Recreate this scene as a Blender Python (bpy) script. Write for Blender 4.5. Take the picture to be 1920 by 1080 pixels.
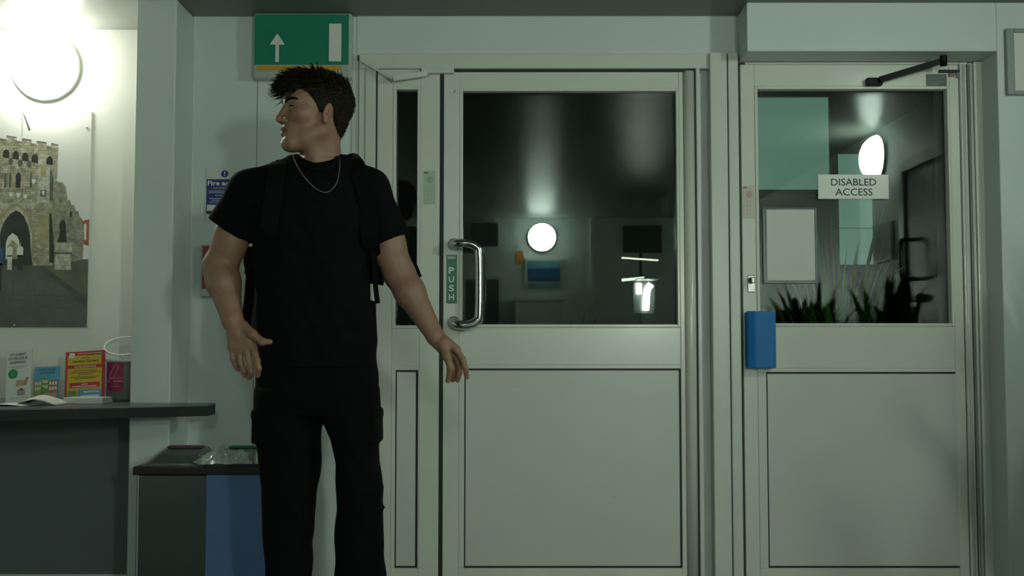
import bpy, bmesh, math, random
import numpy as np
from mathutils import Vector, Matrix
random.seed(7)
rng = np.random.default_rng(7)
for o in list(bpy.data.objects):
    bpy.data.objects.remove(o)
scn = bpy.context.scene
C = scn.collection

# ------------------------------------------------------------------ camera
F = 2000.0                      # focal length in pixels of a 1920 px wide frame
CAMZ = 1.03
PITCH = math.atan(110 / F)
cam = bpy.data.cameras.new('camera')
cam.sensor_width = 36.0
cam.lens = 36.0 * F / 1920.0
cam_o = bpy.data.objects.new('camera', cam)
C.objects.link(cam_o)
cam_o.location = (0, 0, CAMZ)
cam_o.rotation_euler = (math.pi / 2 + PITCH, 0, 0)
scn.camera = cam_o

# ------------------------------------------------------------------ world, exposure
w = bpy.data.worlds.new('night')
scn.world = w
w.use_nodes = True
w.node_tree.nodes['Background'].inputs[0].default_value = (0.10, 0.16, 0.17, 1)
w.node_tree.nodes['Background'].inputs[1].default_value = 0.012
scn.view_settings.view_transform = 'Standard'
scn.view_settings.look = 'None'
scn.view_settings.gamma = 1.0
scn.view_settings.use_curve_mapping = False
scn.view_settings.exposure = 0.13
# radiance of the lamps the room has
LAMP_BACK, LAMP_RIGHT, LAMP_ALCOVE, LAMP_TUBE = 84.0, 86.0, 50.0, 430.0
ROOM_TINT = (0.84, 1.0, 0.86)

# ------------------------------------------------------------------ helpers
SP, CP = math.sin(PITCH), math.cos(PITCH)
def at(px, py, Y):
    """point of the place at depth Y seen at pixel px, py"""
    u = (px - 960) / F; v = (540 - py) / F
    d = (u, CP - v * SP, SP + v * CP)
    t = Y / d[1]
    return Vector((u * t, Y, CAMZ + d[2] * t))
def X_(px, Y, py=390): return at(px, py, Y).x
def Z_(py, Y): return at(960, py, Y).z
GLASS_Y = 4.275
def atv(px, py, Yv):
    """point of the room whose mirror image in the door glass is seen at px, py"""
    p = at(px, py, Yv)
    return Vector((p.x, 2 * GLASS_Y - Yv, p.z))

MATS = {}
def mat(name, col, rough=0.5, metal=0.0, var=0.06, scale=8.0, bump=0.0, bscale=60.0, coat=0.0, spec=0.5,
        emit=None, estr=0.0, sss=0.0, trans=0.0, alpha=1.0):
    if name in MATS: return MATS[name]
    m = bpy.data.materials.new(name); m.use_nodes = True
    nt = m.node_tree; b = nt.nodes['Principled BSDF']
    tc = nt.nodes.new('ShaderNodeTexCoord')
    n = nt.nodes.new('ShaderNodeTexNoise'); n.inputs['Scale'].default_value = scale; n.inputs['Detail'].default_value = 4
    nt.links.new(tc.outputs['Object'], n.inputs['Vector'])
    r = nt.nodes.new('ShaderNodeValToRGB')
    lo = [max(0, c * (1 - var)) for c in col]; hi = [min(1, c * (1 + var)) for c in col]
    r.color_ramp.elements[0].position = 0.3; r.color_ramp.elements[0].color = (*lo, 1)
    r.color_ramp.elements[1].position = 0.7; r.color_ramp.elements[1].color = (*hi, 1)
    nt.links.new(n.outputs['Fac'], r.inputs['Fac'])
    nt.links.new(r.outputs['Color'], b.inputs['Base Color'])
    b.inputs['Roughness'].default_value = rough
    b.inputs['Metallic'].default_value = metal
    b.inputs['Specular IOR Level'].default_value = spec
    b.inputs['Coat Weight'].default_value = coat
    b.inputs['Coat Roughness'].default_value = 0.15
    b.inputs['Transmission Weight'].default_value = trans
    b.inputs['Alpha'].default_value = alpha
    if sss: 
        b.inputs['Subsurface Weight'].default_value = sss
        b.inputs['Subsurface Radius'].default_value = (0.012, 0.004, 0.002)
        b.inputs['Subsurface Scale'].default_value = 0.6
    if emit:
        b.inputs['Emission Color'].default_value = (*emit, 1); b.inputs['Emission Strength'].default_value = estr
    if bump:
        bn = nt.nodes.new('ShaderNodeTexNoise'); bn.inputs['Scale'].default_value = bscale; bn.inputs['Detail'].default_value = 5
        nt.links.new(tc.outputs['Object'], bn.inputs['Vector'])
        bp = nt.nodes.new('ShaderNodeBump'); bp.inputs['Strength'].default_value = bump; bp.inputs['Distance'].default_value = 0.002
        nt.links.new(bn.outputs['Fac'], bp.inputs['Height']); nt.links.new(bp.outputs['Normal'], b.inputs['Normal'])
    MATS[name] = m
    return m

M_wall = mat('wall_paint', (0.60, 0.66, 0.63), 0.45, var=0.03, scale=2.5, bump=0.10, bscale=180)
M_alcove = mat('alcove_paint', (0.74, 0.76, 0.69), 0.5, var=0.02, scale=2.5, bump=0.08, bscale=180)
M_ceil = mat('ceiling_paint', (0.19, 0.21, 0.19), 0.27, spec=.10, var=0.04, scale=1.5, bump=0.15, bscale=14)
M_floor = mat('floor_vinyl', (0.16, 0.17, 0.17), 0.35, var=0.15, scale=20)
M_door = mat('door_enamel', (0.64, 0.66, 0.585), 0.28, var=0.03, scale=3.0, coat=0.3)
M_panel = mat('door_panel_enamel', (0.57, 0.60, 0.545), 0.36, var=0.04, scale=2.0, bump=0.04, bscale=90)
M_frame = mat('frame_enamel', (0.61, 0.645, 0.58), 0.30, var=0.03, scale=3.0, coat=0.2)
M_gasket = mat('black_gasket', (0.008, 0.010, 0.010), 0.6)
M_steel = mat('polished_steel', (0.60, 0.59, 0.57), 0.16, metal=1.0, var=0.02)
M_brushed = mat('brushed_steel', (0.13, 0.15, 0.145), 0.28, metal=1.0, var=0.05, scale=3)
M_black = mat('black_plastic', (0.010, 0.012, 0.012), 0.35)
M_blackmetal = mat('black_metal', (0.004, 0.0045, 0.005), 0.5, metal=0.0, spec=.2)
M_paper = mat('white_paper', (0.68, 0.69, 0.64), 0.7, var=0.02)
M_white = mat('white_plastic', (0.72, 0.73, 0.68), 0.4)
M_ink = mat('dark_ink', (0.03, 0.035, 0.04), 0.6)
M_grey = mat('grey_print', (0.30, 0.31, 0.29), 0.6)
M_lightgrey = mat('pale_grey_print', (0.47, 0.50, 0.45), 0.6)
M_wood = mat('dark_laminate', (0.020, 0.029, 0.027), 0.5, spec=.15, var=0.1, scale=30)

def glass_material(name, ior, tint=(1, 1, 1), smear=0.35):
    m = bpy.data.materials.new(name); m.use_nodes = True
    nt = m.node_tree; nt.nodes.clear()
    out = nt.nodes.new('ShaderNodeOutputMaterial'); mix = nt.nodes.new('ShaderNodeMixShader')
    tr = nt.nodes.new('ShaderNodeBsdfTransparent'); tr.inputs[0].default_value = (*tint, 1)
    gl = nt.nodes.new('ShaderNodeBsdfGlossy'); gl.inputs['Roughness'].default_value = 0.0
    fr = nt.nodes.new('ShaderNodeFresnel'); fr.inputs['IOR'].default_value = ior
    # a slightly wavy, smeared pane
    tc = nt.nodes.new('ShaderNodeTexCoord'); no = nt.nodes.new('ShaderNodeTexNoise')
    no.inputs['Scale'].default_value = 5.0
    nt.links.new(tc.outputs['Object'], no.inputs['Vector'])
    mr = nt.nodes.new('ShaderNodeMapRange'); mr.inputs[1].default_value = 0.45; mr.inputs[2].default_value = 0.75
    mr.inputs[3].default_value = 0.0; mr.inputs[4].default_value = 0.05 * smear
    nt.links.new(no.outputs['Fac'], mr.inputs[0]); nt.links.new(mr.outputs[0], gl.inputs['Roughness'])
    nt.links.new(fr.outputs[0], mix.inputs[0]); nt.links.new(tr.outputs[0], mix.inputs[1]); nt.links.new(gl.outputs[0], mix.inputs[2])
    nt.links.new(mix.outputs[0], out.inputs[0])
    return m
M_glass = glass_material('door_glass', 1.44, (0.93, 0.97, 0.95))

def tag(o, label=None, cat=None, group=None, kind=None):
    if label: o['label'] = label
    if cat: o['category'] = cat
    if group: o['group'] = group
    if kind: o['kind'] = kind
    return o
def link(name, me, m=None, parent=None, smooth=False):
    o = bpy.data.objects.new(name, me); C.objects.link(o)
    if m is not None:
        for mm in (m if isinstance(m, (list, tuple)) else [m]): me.materials.append(mm)
    if smooth: me.polygons.foreach_set('use_smooth', [True] * len(me.polygons))
    if parent is not None: o.parent = parent; o.matrix_parent_inverse = parent.matrix_world.inverted() if False else Matrix.Translation(-parent.location)
    return o
def empty(name, loc, label=None, cat=None, group=None, kind=None):
    o = bpy.data.objects.new(name, None); C.objects.link(o); o.location = loc
    o.empty_display_size = 0.05
    return tag(o, label, cat, group, kind)
def bm_obj(name, bm, m=None, parent=None, smooth=False):
    me = bpy.data.meshes.new(name); bm.normal_update(); bm.to_mesh(me); bm.free()
    return link(name, me, m, parent, smooth)
def bm_box(bm, x0, x1, y0, y1, z0, z1, bev=0.0, seg=2, mi=0):
    r = bmesh.ops.create_cube(bm, size=1.0)
    vs = r['verts']
    for v in vs:
        v.co = Vector((x0 + (v.co.x + .5) * (x1 - x0), y0 + (v.co.y + .5) * (y1 - y0), z0 + (v.co.z + .5) * (z1 - z0)))
    fs = list({f for v in vs for f in v.link_faces})
    for f in fs: f.material_index = mi
    if bev > 0:
        es = list({e for v in vs for e in v.link_edges})
        bmesh.ops.bevel(bm, geom=es, offset=bev, segments=seg, profile=0.5, affect='EDGES', clamp_overlap=True)
def box(name, x0, x1, y0, y1, z0, z1, m, parent=None, bev=0.0, seg=2):
    bm = bmesh.new(); bm_box(bm, min(x0, x1), max(x0, x1), min(y0, y1), max(y0, y1), min(z0, z1), max(z0, z1), bev, seg)
    return bm_obj(name, bm, m, parent)
def pbox(name, p0, p1, q0, q1, Y, depth, m, parent=None, bev=0.0, ref=390, seg=2, zmin=None):
    """box whose front face at depth Y spans pixels p0..p1 by q0..q1; goes back by depth"""
    z1 = Z_(q0, Y); z0 = Z_(q1, Y) if zmin is None else zmin
    return box(name, X_(p0, Y, ref), X_(p1, Y, ref), Y, Y + depth, z0, z1, m, parent, bev, seg)
def prism(name, pts, ext, m, parent=None):
    """extrude polygon pts (list of Vector) by vector ext"""
    bm = bmesh.new()
    a = [bm.verts.new(p) for p in pts]; b = [bm.verts.new(Vector(p) + ext) for p in pts]
    bm.faces.new(a); bm.faces.new(b[::-1])
    n = len(a)
    for i in range(n): bm.faces.new((a[i], b[i], b[(i + 1) % n], a[(i + 1) % n]))
    bmesh.ops.recalc_face_normals(bm, faces=bm.faces)
    return bm_obj(name, bm, m, parent)
def smooth_path(pts, n=8):
    pts = [Vector(p) for p in pts]; out = []
    P = [pts[0] * 2 - pts[1]] + pts + [pts[-1] * 2 - pts[-2]]
    for i in range(1, len(P) - 2):
        for k in range(n):
            t = k / n; p0, p1, p2, p3 = P[i - 1], P[i], P[i + 1], P[i + 2]
            out.append(0.5 * ((2 * p1) + (p2 - p0) * t + (2 * p0 - 5 * p1 + 4 * p2 - p3) * t * t + (3 * p1 - p0 - 3 * p2 + p3) * t ** 3))
    out.append(pts[-1]); return out
def bm_sweep(bm, path, sec, up=Vector((0, 0, 1)), scale=None, cap=True, fixed=None):
    """sweep closed section sec (list of (a, b)) along path"""
    rings = []; side = None
    for i, p in enumerate(path):
        t = (path[min(i + 1, len(path) - 1)] - path[max(i - 1, 0)]).normalized()
        if fixed is not None: s = fixed.cross(t).normalized() if abs(t.dot(fixed)) < .999 else side
        elif side is None:
            s = t.cross(up)
            if s.length < 1e-3: s = t.cross(Vector((1, 0, 0)))
            s.normalize()
        else: s = (side - t * side.dot(t)).normalized()
        side = s; n = s.cross(t).normalized(); k = 1.0 if scale is None else scale[i]
        rings.append([bm.verts.new(p + s * a * k + n * b * k) for a, b in sec])
    m = len(sec)
    for i in range(len(rings) - 1):
        for j in range(m): bm.faces.new((rings[i][j], rings[i][(j + 1) % m], rings[i + 1][(j + 1) % m], rings[i + 1][j]))
    if cap:
        bm.faces.new(rings[0][::-1]); bm.faces.new(rings[-1])
def circle(r, n=12): return [(r * math.cos(2 * math.pi * i / n), r * math.sin(2 * math.pi * i / n)) for i in range(n)]
def tube(name, path, r, m, parent=None, n=14, scale=None):
    bm = bmesh.new(); bm_sweep(bm, [Vector(p) for p in path], circle(r, n), scale=scale)
    bmesh.ops.recalc_face_normals(bm, faces=bm.faces)
    return bm_obj(name, bm, m, parent, smooth=True)
def lathe(name, prof, loc, axis, m, parent=None, n=48):
    """revolve profile [(r, h)] about axis ('x','y','z') at loc"""
    bm = bmesh.new(); rings = []
    for r, h in prof:
        ring = []
        for i in range(n):
            a = 2 * math.pi * i / n; c, s = r * math.cos(a), r * math.sin(a)
            v = {'y': (c, h, s), 'x': (h, c, s), 'z': (c, s, h)}[axis]
            ring.append(bm.verts.new(Vector(loc) + Vector(v)))
        rings.append(ring)
    for i in range(len(rings) - 1):
        for j in range(n): bm.faces.new((rings[i][j], rings[i][(j + 1) % n], rings[i + 1][(j + 1) % n], rings[i + 1][j]))
    bm.faces.new(rings[0]); bm.faces.new(rings[-1][::-1])
    bmesh.ops.remove_doubles(bm, verts=bm.verts, dist=1e-6)
    bmesh.ops.recalc_face_normals(bm, faces=bm.faces)
    return bm_obj(name, bm, m, parent, smooth=True)
def text(name, body, cx, cz, Y, height, m, parent=None, width=None, bold=0.0, spacing=1.0, line=1.0, align='CENTER', rotx=0.0, pts_rot=None):
    cu = bpy.data.curves.new(name, 'FONT'); cu.body = body; cu.align_x = align; cu.align_y = 'CENTER'
    cu.size = 1.0; cu.extrude = 0.0; cu.offset = bold; cu.space_character = spacing; cu.space_line = line; cu.resolution_u = 3
    ob = bpy.data.objects.new(name, cu); C.objects.link(ob)
    me = bpy.data.meshes.new_from_object(ob); bpy.data.objects.remove(ob); bpy.data.curves.remove(cu)
    n = len(me.vertices); co = np.zeros(n * 3); me.vertices.foreach_get('co', co); co = co.reshape(-1, 3)
    lo, hi = co.min(0), co.max(0); ctr = (lo + hi) / 2
    sy = height / (hi[1] - lo[1]); sx = sy if width is None else width / (hi[0] - lo[0])
    lx = (co[:, 0] - ctr[0]) * sx; lz = (co[:, 1] - ctr[1]) * sy
    out = np.stack([cx + lx, np.full(n, Y) + lz * math.sin(rotx), cz + lz * math.cos(rotx)], 1)
    me.vertices.foreach_set('co', out.reshape(-1)); me.update()
    return link(name, me, m, parent)
def plate(name, pts, Y, m, parent=None, th=0.0006):
    """flat printed shape: polygon (x, z) standing th proud of depth Y"""
    return prism(name, [Vector((x, Y, z)) for x, z in pts], Vector((0, -th, 0)), m, parent)
def rect(x0, x1, z0, z1): return [(x0, z0), (x1, z0), (x1, z1), (x0, z1)]
def disc(cx, cz, r, n=24): return [(cx + r * math.cos(2 * math.pi * i / n), cz + r * math.sin(2 * math.pi * i / n)) for i in range(n)]
# ================================================================== the room shell
XL, XR, YB, CEIL = -2.75, 2.27, -2.50, 2.37
YW, YD = 4.27, 4.25            # wall face, door leaf face
def struct(o, label, cat): return tag(o, label, cat, kind='structure')
struct(box('floor', XL - .1, XR + .1, YB - .1, 4.75, -0.1, 0.0, M_floor), 'dark grey vinyl floor of the entrance hall', 'floor')
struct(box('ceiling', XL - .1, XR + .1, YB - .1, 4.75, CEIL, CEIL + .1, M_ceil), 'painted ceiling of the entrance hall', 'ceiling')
struct(box('wall_back', XL - .1, XR + .1, YB - .1, YB, 0, CEIL, M_wall), 'pale painted wall facing the doors', 'wall')
struct(box('wall_left', XL - .1, XL, YB, 4.75, 0, CEIL, M_wall), 'pale painted wall at the counter end', 'wall')
struct(box('wall_right', XR, XR + .1, YB, 4.75, 0, CEIL, M_wall), 'pale painted wall holding the dark door', 'wall')
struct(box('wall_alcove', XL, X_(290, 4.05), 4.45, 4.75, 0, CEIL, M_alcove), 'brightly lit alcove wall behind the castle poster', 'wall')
xp0, xp1 = X_(250, 4.05), X_(325, 4.05)
struct(box('wall_pillar', xp0, xp1, 4.05, 4.72, 0, CEIL, M_wall, bev=0.006), 'pale painted pillar beside the alcove', 'wall')
xw0 = xp1
xf0 = X_(668, YW)
w1 = box('wall_front', xw0, xf0, YW, 4.72, 0, CEIL, M_wall)
struct(w1, 'grey painted wall between pillar and slim door leaf', 'wall')
sx = X_(480, YW)
box('panel_seam', sx - .0018, sx + .0018, YW - .0012, YW + .004, 0, CEIL, mat('seam_grey', (0.30, 0.34, 0.31), 0.6), w1)
box('corner_bead', xw0, xw0 + .007, YW - .004, YW + .002, 0, CEIL, M_frame, w1, bev=.0015)
# wall above the doors and the protruding wall on the right
zh1 = Z_(104, YW)
x_post0, x_post1 = X_(1336, YW), X_(1386, YW)
struct(box('wall_above_doors', xf0, x_post1, YW - .005, 4.55, zh1, CEIL, M_wall), 'strip of wall above the double door', 'wall')
XRW, YRW = 1.885, 4.09
struct(box('wall_side', XRW, XR, YRW, 4.72, 0, CEIL, M_wall, bev=.004), 'protruding wall beside the disabled access door', 'wall')
zsof = Z_(119, YW)
struct(box('wall_header', x_post1, XRW, YRW, 4.72, zsof, CEIL, M_wall, bev=.003), 'header wall above the disabled access door', 'wall')

# door frames (trim)
def post(name, steps, z0, z1, label, extra=None):
    """upright frame: steps = [(px0, px1, Yfront)]"""
    root = empty(name, (X_(steps[0][0], YW), YW, z0), label, 'door frame', kind='structure')
    for a, b, y in steps: box('frame_profile', X_(a, y), X_(b, y), y, YW + .12, z0, z1, M_frame, root, bev=.004, seg=3)
    return root
zt1 = Z_(130, YD)
post('trim_1', [(658, 671, 4.262), (671, 683, 4.248), (683, 703, 4.240)], 0, Z_(112, YD), 'stepped frame beside the slim door leaf')
t2 = post('trim_2', [(1307, 1315, 4.240), (1334, 1366, 4.215), (1368, 1387, 4.218)], 0, Z_(102, YD), 'broad post between the two doors')
box('frame_return', X_(1315, 4.255), X_(1336, 4.255), 4.262, 4.40, 0, Z_(131, YD), mat('return_grey', (0.40, 0.44, 0.41), .5), t2)
t3 = empty('trim_3', (X_(1000, YD), YD, zt1), 'frame head above the double door', 'door frame', kind='structure')
box('frame_head', X_(671, 4.235), X_(1334, 4.235), 4.235, YW + .12, Z_(128, 4.235), Z_(100, 4.235), M_frame, t3, bev=.004)
box('head_gasket', X_(704, 4.256), X_(1316, 4.256), 4.258, 4.30, Z_(137, 4.256), Z_(124, 4.256), M_gasket, t3)
t4 = post('trim_4', [(1806, 1818, 4.236), (1821, 1830, 4.246), (1832, 1848, 4.228)], 0, Z_(118, YD), 'ridged frame beside the disabled access door')
for px, r in ((1808, .008), (1823, .0065), (1834, .008)):
    xx = X_(px + 3, 4.24)
    tube('frame_bead', [(xx, 4.240, 0), (xx, 4.240, Z_(122, YD))], r, M_frame, t4)
t5 = empty('trim_5', (X_(1600, YD), YD, Z_(118, YD)), 'frame head above the disabled access door', 'door frame', kind='structure')
box('frame_head', X_(1387, 4.236), X_(1846, 4.236), 4.236, YW + .12, Z_(115, 4.236), zsof, M_frame, t5, bev=.003)
box('frame_bead', X_(1400, 4.242), X_(1820, 4.242), 4.242, YW + .1, Z_(120.5, 4.242), Z_(116.5, 4.242), M_frame, t5, bev=.002)

# ------------------------------------------------------------------ door leaves
def leaf(name, label, x0, x1, top, glass, panel, hinge=None):
    """x0..x1 leaf, top row, glass (px0, px1, py0, py1), panel (px0, px1, py0)"""
    root = empty(name, (X_(x0, YD), YD, 0.012), label, 'door', kind='structure')
    D = .055; zb = .012
    g0, g1, ga, gb = glass; p0, p1, pa = panel
    zt = Z_(top, YD)
    zrail = 0.16
    s0 = min(g0, p0) - 4; s1 = max(g1, p1) + 2
    box('stile', X_(x0, YD), X_(g0 - 6, YD), YD, YD + D, zb, zt, M_door, root, bev=.003)
    box('stile', X_(g1 + 5, YD), X_(x1, YD), YD, YD + D, zb, zt, M_door, root, bev=.003)
    xa, xb = X_(g0 - 6, YD), X_(g1 + 5, YD)
    box('top_rail', xa, xb, YD + .001, YD + D, Z_(ga - 6, YD), zt, M_door, root, bev=.002)
    box('middle_rail', xa, xb, YD + .001, YD + D, Z_(pa - 7, YD), Z_(gb + 6, YD), M_door, root, bev=.002)
    box('bottom_rail', xa, xb, YD + .001, YD + D, zb, zrail, M_door, root, bev=.002)
    # glazing beads round the glass
    for (a, b, c, d) in ((g0 - 6, g0, ga - 6, gb + 6), (g1, g1 + 5, ga - 6, gb + 6), (g0, g1, ga - 6, ga), (g0, g1, gb, gb + 6)):
        box('glazing_bead', X_(a, YD), X_(b, YD), YD - .003, YD + .035, Z_(d, YD), Z_(c, YD), M_door, root, bev=.0025)
    for gy in (GLASS_Y, GLASS_Y + .018):          # double glazing
        box('glass_pane', X_(g0 - 1, YD), X_(g1 + 1, YD), gy, gy + .004, Z_(gb + 1, YD), Z_(ga - 1, YD), M_glass, root)
    # lower panel sits in a dark rubber groove
    zp = Z_(pa, YD)
    box('panel_gasket', X_(p0 - 1.5, YD), X_(p1 + 1.5, YD), YD + .004, YD + .03, zrail + .004, zp, M_gasket, root)
    for (a, b, c, d) in ((g0 - 6, p0 - 1.5, zrail, zp), (p1 + 1.5, g1 + 5, zrail, zp), (g0 - 6, g1 + 5, zp, Z_(pa - 7, YD))):
        if X_(b, YD) - X_(a, YD) > .002:
            box('panel_bead', X_(a, YD), X_(b, YD), YD - .0015, YD + .035, c, d, M_door, root, bev=.0015)
    box('lower_panel', X_(p0 + .8, YD), X_(p1 - 2.8, YD), YD + .001, YD + .028, zrail + .008, zp - .0075, M_panel, root, bev=.0015)
    return root
d1 = leaf('door_1', 'slim cream door leaf with a narrow dark pane', 706, 824, 130, (742, 782, 168, 610), (745, 784, 694))
d2 = leaf('door_2', 'wide cream door leaf with steel pull handle and green sign', 831.5, 1283, 135, (867.5, 1269, 171, 608), (873, 1273, 691))
d3 = leaf('door_3', 'cream disabled access door with blue box', 1391, 1803, 121, (1423, 1780, 167.5, 606), (1434, 1793, 697.5))
box('meeting_gasket', X_(823.6, YD), X_(832, YD), YD + .004, YD + .05, .012, Z_(131, YD), M_gasket, d2)
box('frame_gasket', X_(702.5, YD), X_(706.4, YD), YD - .001, YD + .05, .012, Z_(130, YD), M_gasket, d1)
box('hinge_gasket', X_(1303.5, YD), X_(1307.5, YD), YD - .006, YD + .05, .012, Z_(134, YD), M_gasket, d2)
box('frame_gasket', X_(1803, YD), X_(1806.5, YD), YD - .001, YD + .05, .012, Z_(121, YD), M_gasket, d3)
# rounded hinge stile of the wide leaf
bm = bmesh.new()
xa, xb = X_(1283, YD), X_(1303.8, YD); rr = (xb - xa) / 2; cxh = (xa + xb) / 2
sec = [(-rr, .05)] + [(-rr * math.cos(math.pi * i / 14), -.022 * math.sin(math.pi * i / 14)) for i in range(15)] + [(rr, .05)]
for zz in ((.012, Z_(134.5, YD)),):
    lo = [bm.verts.new((cxh + a, YD + .002 + b, zz[0])) for a, b in sec]; hi = [bm.verts.new((cxh + a, YD + .002 + b, zz[1])) for a, b in sec]
    n = len(sec)
    for i in range(n): bm.faces.new((lo[i], lo[(i + 1) % n], hi[(i + 1) % n], hi[i]))
    bm.faces.new(lo[::-1]); bm.faces.new(hi)
bmesh.ops.recalc_face_normals(bm, faces=bm.faces)
hs = bm_obj('hinge_stile', bm, M_door, d2)
hs.data.polygons.foreach_set('use_smooth', [len(p.vertices) == 4 for p in hs.data.polygons])
# cranked steel pull handle
hp = [at(851, 458, YD), at(851.5, 457.5, YD - .045), at(858, 456.5, YD - .066), at(878, 456.5, YD - .068), at(893, 463, YD - .068), at(899, 480, YD - .068),
      at(899, 585, YD - .068), at(893, 602, YD - .068), at(878, 609, YD - .068), at(858, 608.5, YD - .066), at(851.5, 605, YD - .045), at(851, 604, YD)]
hnd = tube('pull_handle', smooth_path(hp, 8), .0185, M_steel, d2, n=20)
for zc in (458, 604):
    p = at(851, zc, YD); lathe('handle_rose', [(.024, 0), (.024, -.006), (.020, -.009), (.0185, -.02)], p, 'y', M_steel, hnd, n=28)
# lock of the disabled access door
lp = pbox('lock_plate', 1400, 1415, 516, 548, YD - .006, .008, M_steel, d3, bev=.003)
p = at(1407.5, 526, YD - .006)
lathe('lock_cylinder', [(.0125, 0), (.0125, -.012), (.010, -.016)], p, 'y', M_brushed, lp, n=24)
box('lock_key', p.x - .004, p.x + .010, p.y - .034, p.y - .014, p.z - .012, p.z + .012, M_steel, lp, bev=.003)
# small scuffs on the door (real wear marks)
M_scuff = mat('scuff_mark', (0.30, 0.33, 0.27), .6)
def scuff(px, py, dx, dz, wd, par, Y=YD):
    p = at(px, py, Y); a = Vector((p.x - dx, Y - .0002, p.z - dz)); b = Vector((p.x + dx, Y - .0002, p.z + dz)); n = Vector((-(b - a).z, 0, (b - a).x)).normalized() * wd
    prism('scuff', [a, p + n + Vector((0, -.0002, 0)), b, p - n + Vector((0, -.0002, 0))], Vector((0, -.0004, 0)), M_scuff, par)
scuff(852, 172, .010, .012, .004, d2); scuff(856, 795, .006, -.002, .0012, d2); scuff(1150, 932, .012, -.001, .0010, d2, YD + .001); scuff(970, 725, .010, .001, .0010, d2, YD + .001); scuff(840, 946, .010, -.004, .0010, d2)
scuff(911, 960, .005, .008, .0010, d2, YD + .001); scuff(1010, 777, .004, .003, .001, d2, YD + .001)

# dark gasketed threshold below the leaves and jamb lining behind
struct(box('trim_6', xf0, XRW, YW + .12, 4.40, 0, .012, M_gasket), 'dark threshold strip under the doors', 'threshold')

# ------------------------------------------------------------------ baseboards and the dark door on the right wall
M_skirt = mat('skirting_paint', (0.20, 0.23, 0.22), .4)
struct(box('baseboard_back', XL, XR, YB, YB + .015, 0, .1, M_skirt, bev=.003), 'grey skirting along the wall facing the doors', 'baseboard')
struct(box('baseboard_left', xw0, xf0 - .02, YW - .015, YW, 0, .1, M_skirt, bev=.003), 'grey skirting beside the slim door leaf', 'baseboard')
M_darkdoor = mat('dark_door', (0.07, 0.08, 0.07), .35, var=.15, scale=4)
YA, YC = 2.50, 3.42
d4 = empty('door_4', (XR, YA, 0), 'dark brown door with black pull handle on the side wall', 'door', kind='structure')
box('door_leaf', XR - .012, XR, YA, YC, .01, 2.02, M_darkdoor, d4, bev=.002)
for a, b in ((YA - .075, YA - .008), (YC + .008, YC + .075)):
    box('door_frame', XR - .03, XR, a, b, 0, 2.10, M_frame, d4, bev=.012, seg=4)
box('door_frame', XR - .03, XR, YA - .008, YC + .008, 2.03, 2.10, M_frame, d4, bev=.006, seg=3)
hz = 1.52
tube('pull_handle', smooth_path([(XR - .012, YA + .09, hz + .11), (XR - .07, YA + .09, hz + .11), (XR - .085, YA + .09, hz + .08), (XR - .085, YA + .09, hz - .08), (XR - .07, YA + .09, hz - .11), (XR - .012, YA + .09, hz - .11)], 6), .012, M_black, d4)
box('lever_lock', XR - .05, XR - .012, YA + .06, YA + .20, hz - .24, hz - .20, M_black, d4, bev=.006)

# ------------------------------------------------------------------ the dark yard outside with the lit building
YO = 8.3
M_yard = mat('dark_paving', (0.05, 0.055, 0.05), .8, var=.3, scale=6)
M_outwall = mat('dark_render', (0.045, 0.05, 0.05), .8, var=.2, scale=3, bump=.3)
struct(box('floor_yard', -6, 8, 4.80, 12, -.15, -.02, M_yard), 'dark paved ground outside the doors', 'ground')
ow = struct(box('wall_outside', -6, 8, YO, YO + .3, -.02, 5.2, M_outwall), 'dark wall of the building across the yard', 'wall')
M_lit = mat('lit_frosted_glass', (0.20, 0.32, 0.28), .4, var=.05, scale=1.5, emit=(0.55, 1.0, 0.80), estr=.165)
M_lit2 = mat('lit_frosted_glass_pale', (0.24, 0.33, 0.27), .4, var=.05, scale=1.5, emit=(0.62, 1.0, 0.80), estr=.21)
M_winframe = mat('window_frame_dark', (0.02, 0.025, 0.025), .5)
def lit_window(name, label, cols, rows, Y):
    root = empty(name, (X_(cols[0][0], Y, 300), Y, Z_(rows[-1][1], Y)), label, 'window', kind='structure')
    for k, (a, b, m) in enumerate(cols):
        for (c, d) in rows:
            box('window_pane', X_(a, Y, 300), X_(b, Y, 300), Y - .02, Y + .005, Z_(d, Y), Z_(c, Y), m, root)
    x0, x1 = X_(cols[0][0], Y, 300), X_(cols[-1][1], Y, 300); z0, z1 = Z_(rows[-1][1], Y), Z_(rows[0][0], Y)
    t = .05
    for a in ((x0 - t, x0, z0 - t, z1 + t), (x1, x1 + t, z0 - t, z1 + t), (x0, x1, z0 - t, z0), (x0, x1, z1, z1 + t)):
        box('window_frame', a[0], a[1], Y - .05, Y + .01, a[2], a[3], M_winframe, root, bev=.006)
    return root
lit_window('window_1', 'large lit frosted window across the yard', [(1395, 1553, M_lit)], [(184, 357)], YO - .01)
lit_window('window_2', 'narrow lit frosted window with two stacked panes', [(1568, 1609, M_lit), (1609, 1632, M_lit2)], [(290, 427), (429, 497)], YO - .01)
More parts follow.
